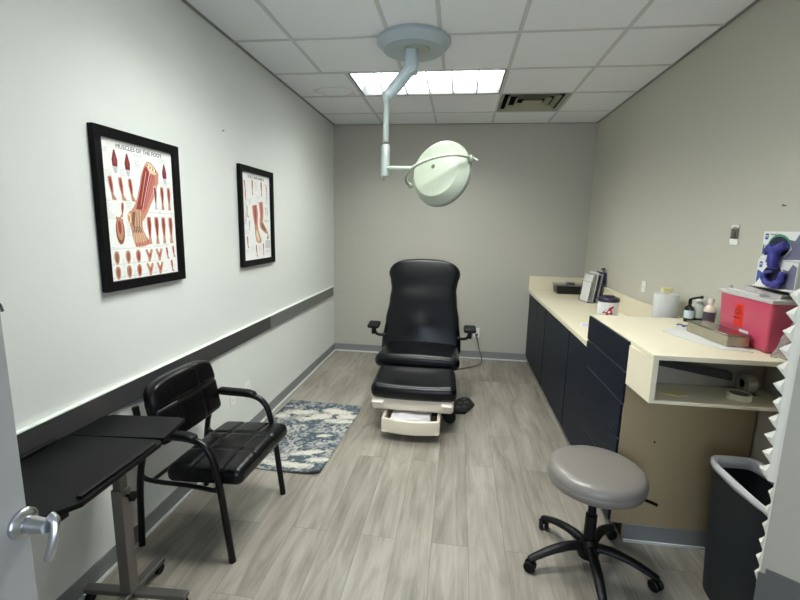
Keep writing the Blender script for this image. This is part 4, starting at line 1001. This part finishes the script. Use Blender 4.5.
for k in range(5):
    an = math.radians(-93+72*k); c, s_ = math.cos(an), math.sin(an)
    pts = [(r_*c, r_*s_, z) for r_, z in ((.02, .11), (.10, .118), (.19, .100), (.262, .072), (.29, .06))]
    lg = part('base_arm', MB().tube(pts, [.028, .016], 12, 2, flat=(.75, 1)), BLKP, t)
    cx_, cy_ = .283*c, .283*s_
    dx_, dy_ = math.cos(an+.9), math.sin(an+.9)
    a = MB()
    for sg in (-1, 1):
        a.lathe([(0, -.009), (.022, -.009), (.027, -.004), (.027, .004), (.022, .009), (0, .009)], 20, tr(cx_+dx_*.014*sg, cy_+dy_*.014*sg, .027) @ Matrix.Rotation(an+.9, 4, 'Z') @ rot('Y', 90))
    a.cyl((cx_, cy_, .03), (cx_, cy_, .062), .009)
    part('caster', a, BLKP, lg)

# ================================================================ waste bin
t = thing('waste_bin', 'tall dark grey waste bin with white liner edge beside the wall corner', 'waste bin', (1.235, 1.76, 0))
BX0, BX1, BY0, BY1, BHt = 1.128, 1.340, 1.53, 1.958, .60
n = 40
def rr_pt(q, x0, x1, y0, y1, rad):
    # superellipse outline
    a_ = 2*PI*q; cx_, cy_ = (x0+x1)/2, (y0+y1)/2; c, s_ = math.cos(a_), math.sin(a_); p_ = 2/5
    return (cx_+(x1-x0)/2*math.copysign(abs(c)**p_, c), cy_+(y1-y0)/2*math.copysign(abs(s_)**p_, s_))
rings = []
for (z, s_, inn) in ((0, .80, 0), (.01, .82, 0), (.3, .91, 0), (.575, .985, 0), (.58, 1.0, 0), (.60, 1.0, 0), (.60, 1.0, .008), (.3, .91, .008), (.015, .82, .008)):
    cx_, cy_ = (BX0+BX1)/2, (BY0+BY1)/2; hx, hy = (BX1-BX0)/2*s_-inn, (BY1-BY0)/2*s_-inn
    rings.append([(*rr_pt(i/n, cx_-hx, cx_+hx, cy_-hy, cy_+hy, 0), z) for i in range(n)])
a = MB(); vs = [p for r_ in rings for p in r_]; fs = []
for l in range(len(rings)-1):
    for i in range(n): j = (i+1) % n; fs.append((l*n+i, l*n+j, (l+1)*n+j, (l+1)*n+i))
fs.append(tuple(range(n-1, -1, -1))); fs.append(tuple((len(rings)-1)*n+i for i in range(n)))
a.add(vs, fs); part('bin_body', a, mat('bin_grey', (34, 38, 42), .45, spec=.2), t)
rr = random.Random(2); rings = []; cx_, cy_ = (BX0+BX1)/2, (BY0+BY1)/2
for (z, o_) in ((.560, -.022), (.598, -.012), (.604, -.002), (.603, .003), (.592, .005), (.575, .004)):
    hx, hy = (BX1-BX0)/2+o_, (BY1-BY0)/2+o_; row = []
    for i in range(n):
        x, y = rr_pt(i/n, cx_-hx, cx_+hx, cy_-hy, cy_+hy, 0); row.append((x, y, z+(.006*math.sin(i*.9)+.005*rr.random())*(z < .58)*(o_ > 0)))
    rings.append(row)
a = MB(); vs = [p for r_ in rings for p in r_]
a.add(vs, [(l*n+i, l*n+(i+1) % n, (l+1)*n+(i+1) % n, (l+1)*n+i) for l in range(len(rings)-1) for i in range(n)])
lo = part('liner', a, mat('liner_white', (206, 206, 210), .35), t); q = lo.modifiers.new('th', 'SOLIDIFY'); q.thickness = .001

# ================================================================ door (open, at the left)
DXX, DY1 = -.80, .657
door = struct('door_1', MB().box(DXX-.044, DXX, DY1-.90, DY1, .012, 2.08), mat('door_pale_grey', (158, 158, 156), .4), smooth=False, bevel=.002)
def dpart(name, mb, m, par=door, **k): return part(name, mb, m, par, **k)
hd = dpart('door_handle', MB().lathe([(0, 0), (.029, 0), (.029, .006), (.025, .011), (.016, .014), (.0135, .045), (.0135, .055), (0, .055)], 28, tr(DXX, DY1-.012, .998) @ rot('Y', 90)), mat('satin_steel', (190, 192, 194), .25, metal=1))
dpart('lever', MB().tube([(DXX+.052, DY1-.002, 1.008), (DXX+.064, DY1-.004, 1.004), (DXX+.066, DY1-.012, .975), (DXX+.058, DY1-.022, .935)], [.013, .009], 12, 2, flat=(1, .8)), mat('satin_steel', (190, 192, 194), .25, metal=1), hd)
dpart('coat_hook', MB().rbox(DXX, DXX+.006, DY1-.035, DY1-.01, 1.39, 1.45, .002).tube([(DXX+.005, DY1-.022, 1.43), (DXX+.02, DY1-.02, 1.425), (DXX+.022, DY1-.018, 1.41)], .005, 8, 1), mat('dark_chrome', (90, 92, 94), .25, metal=1))
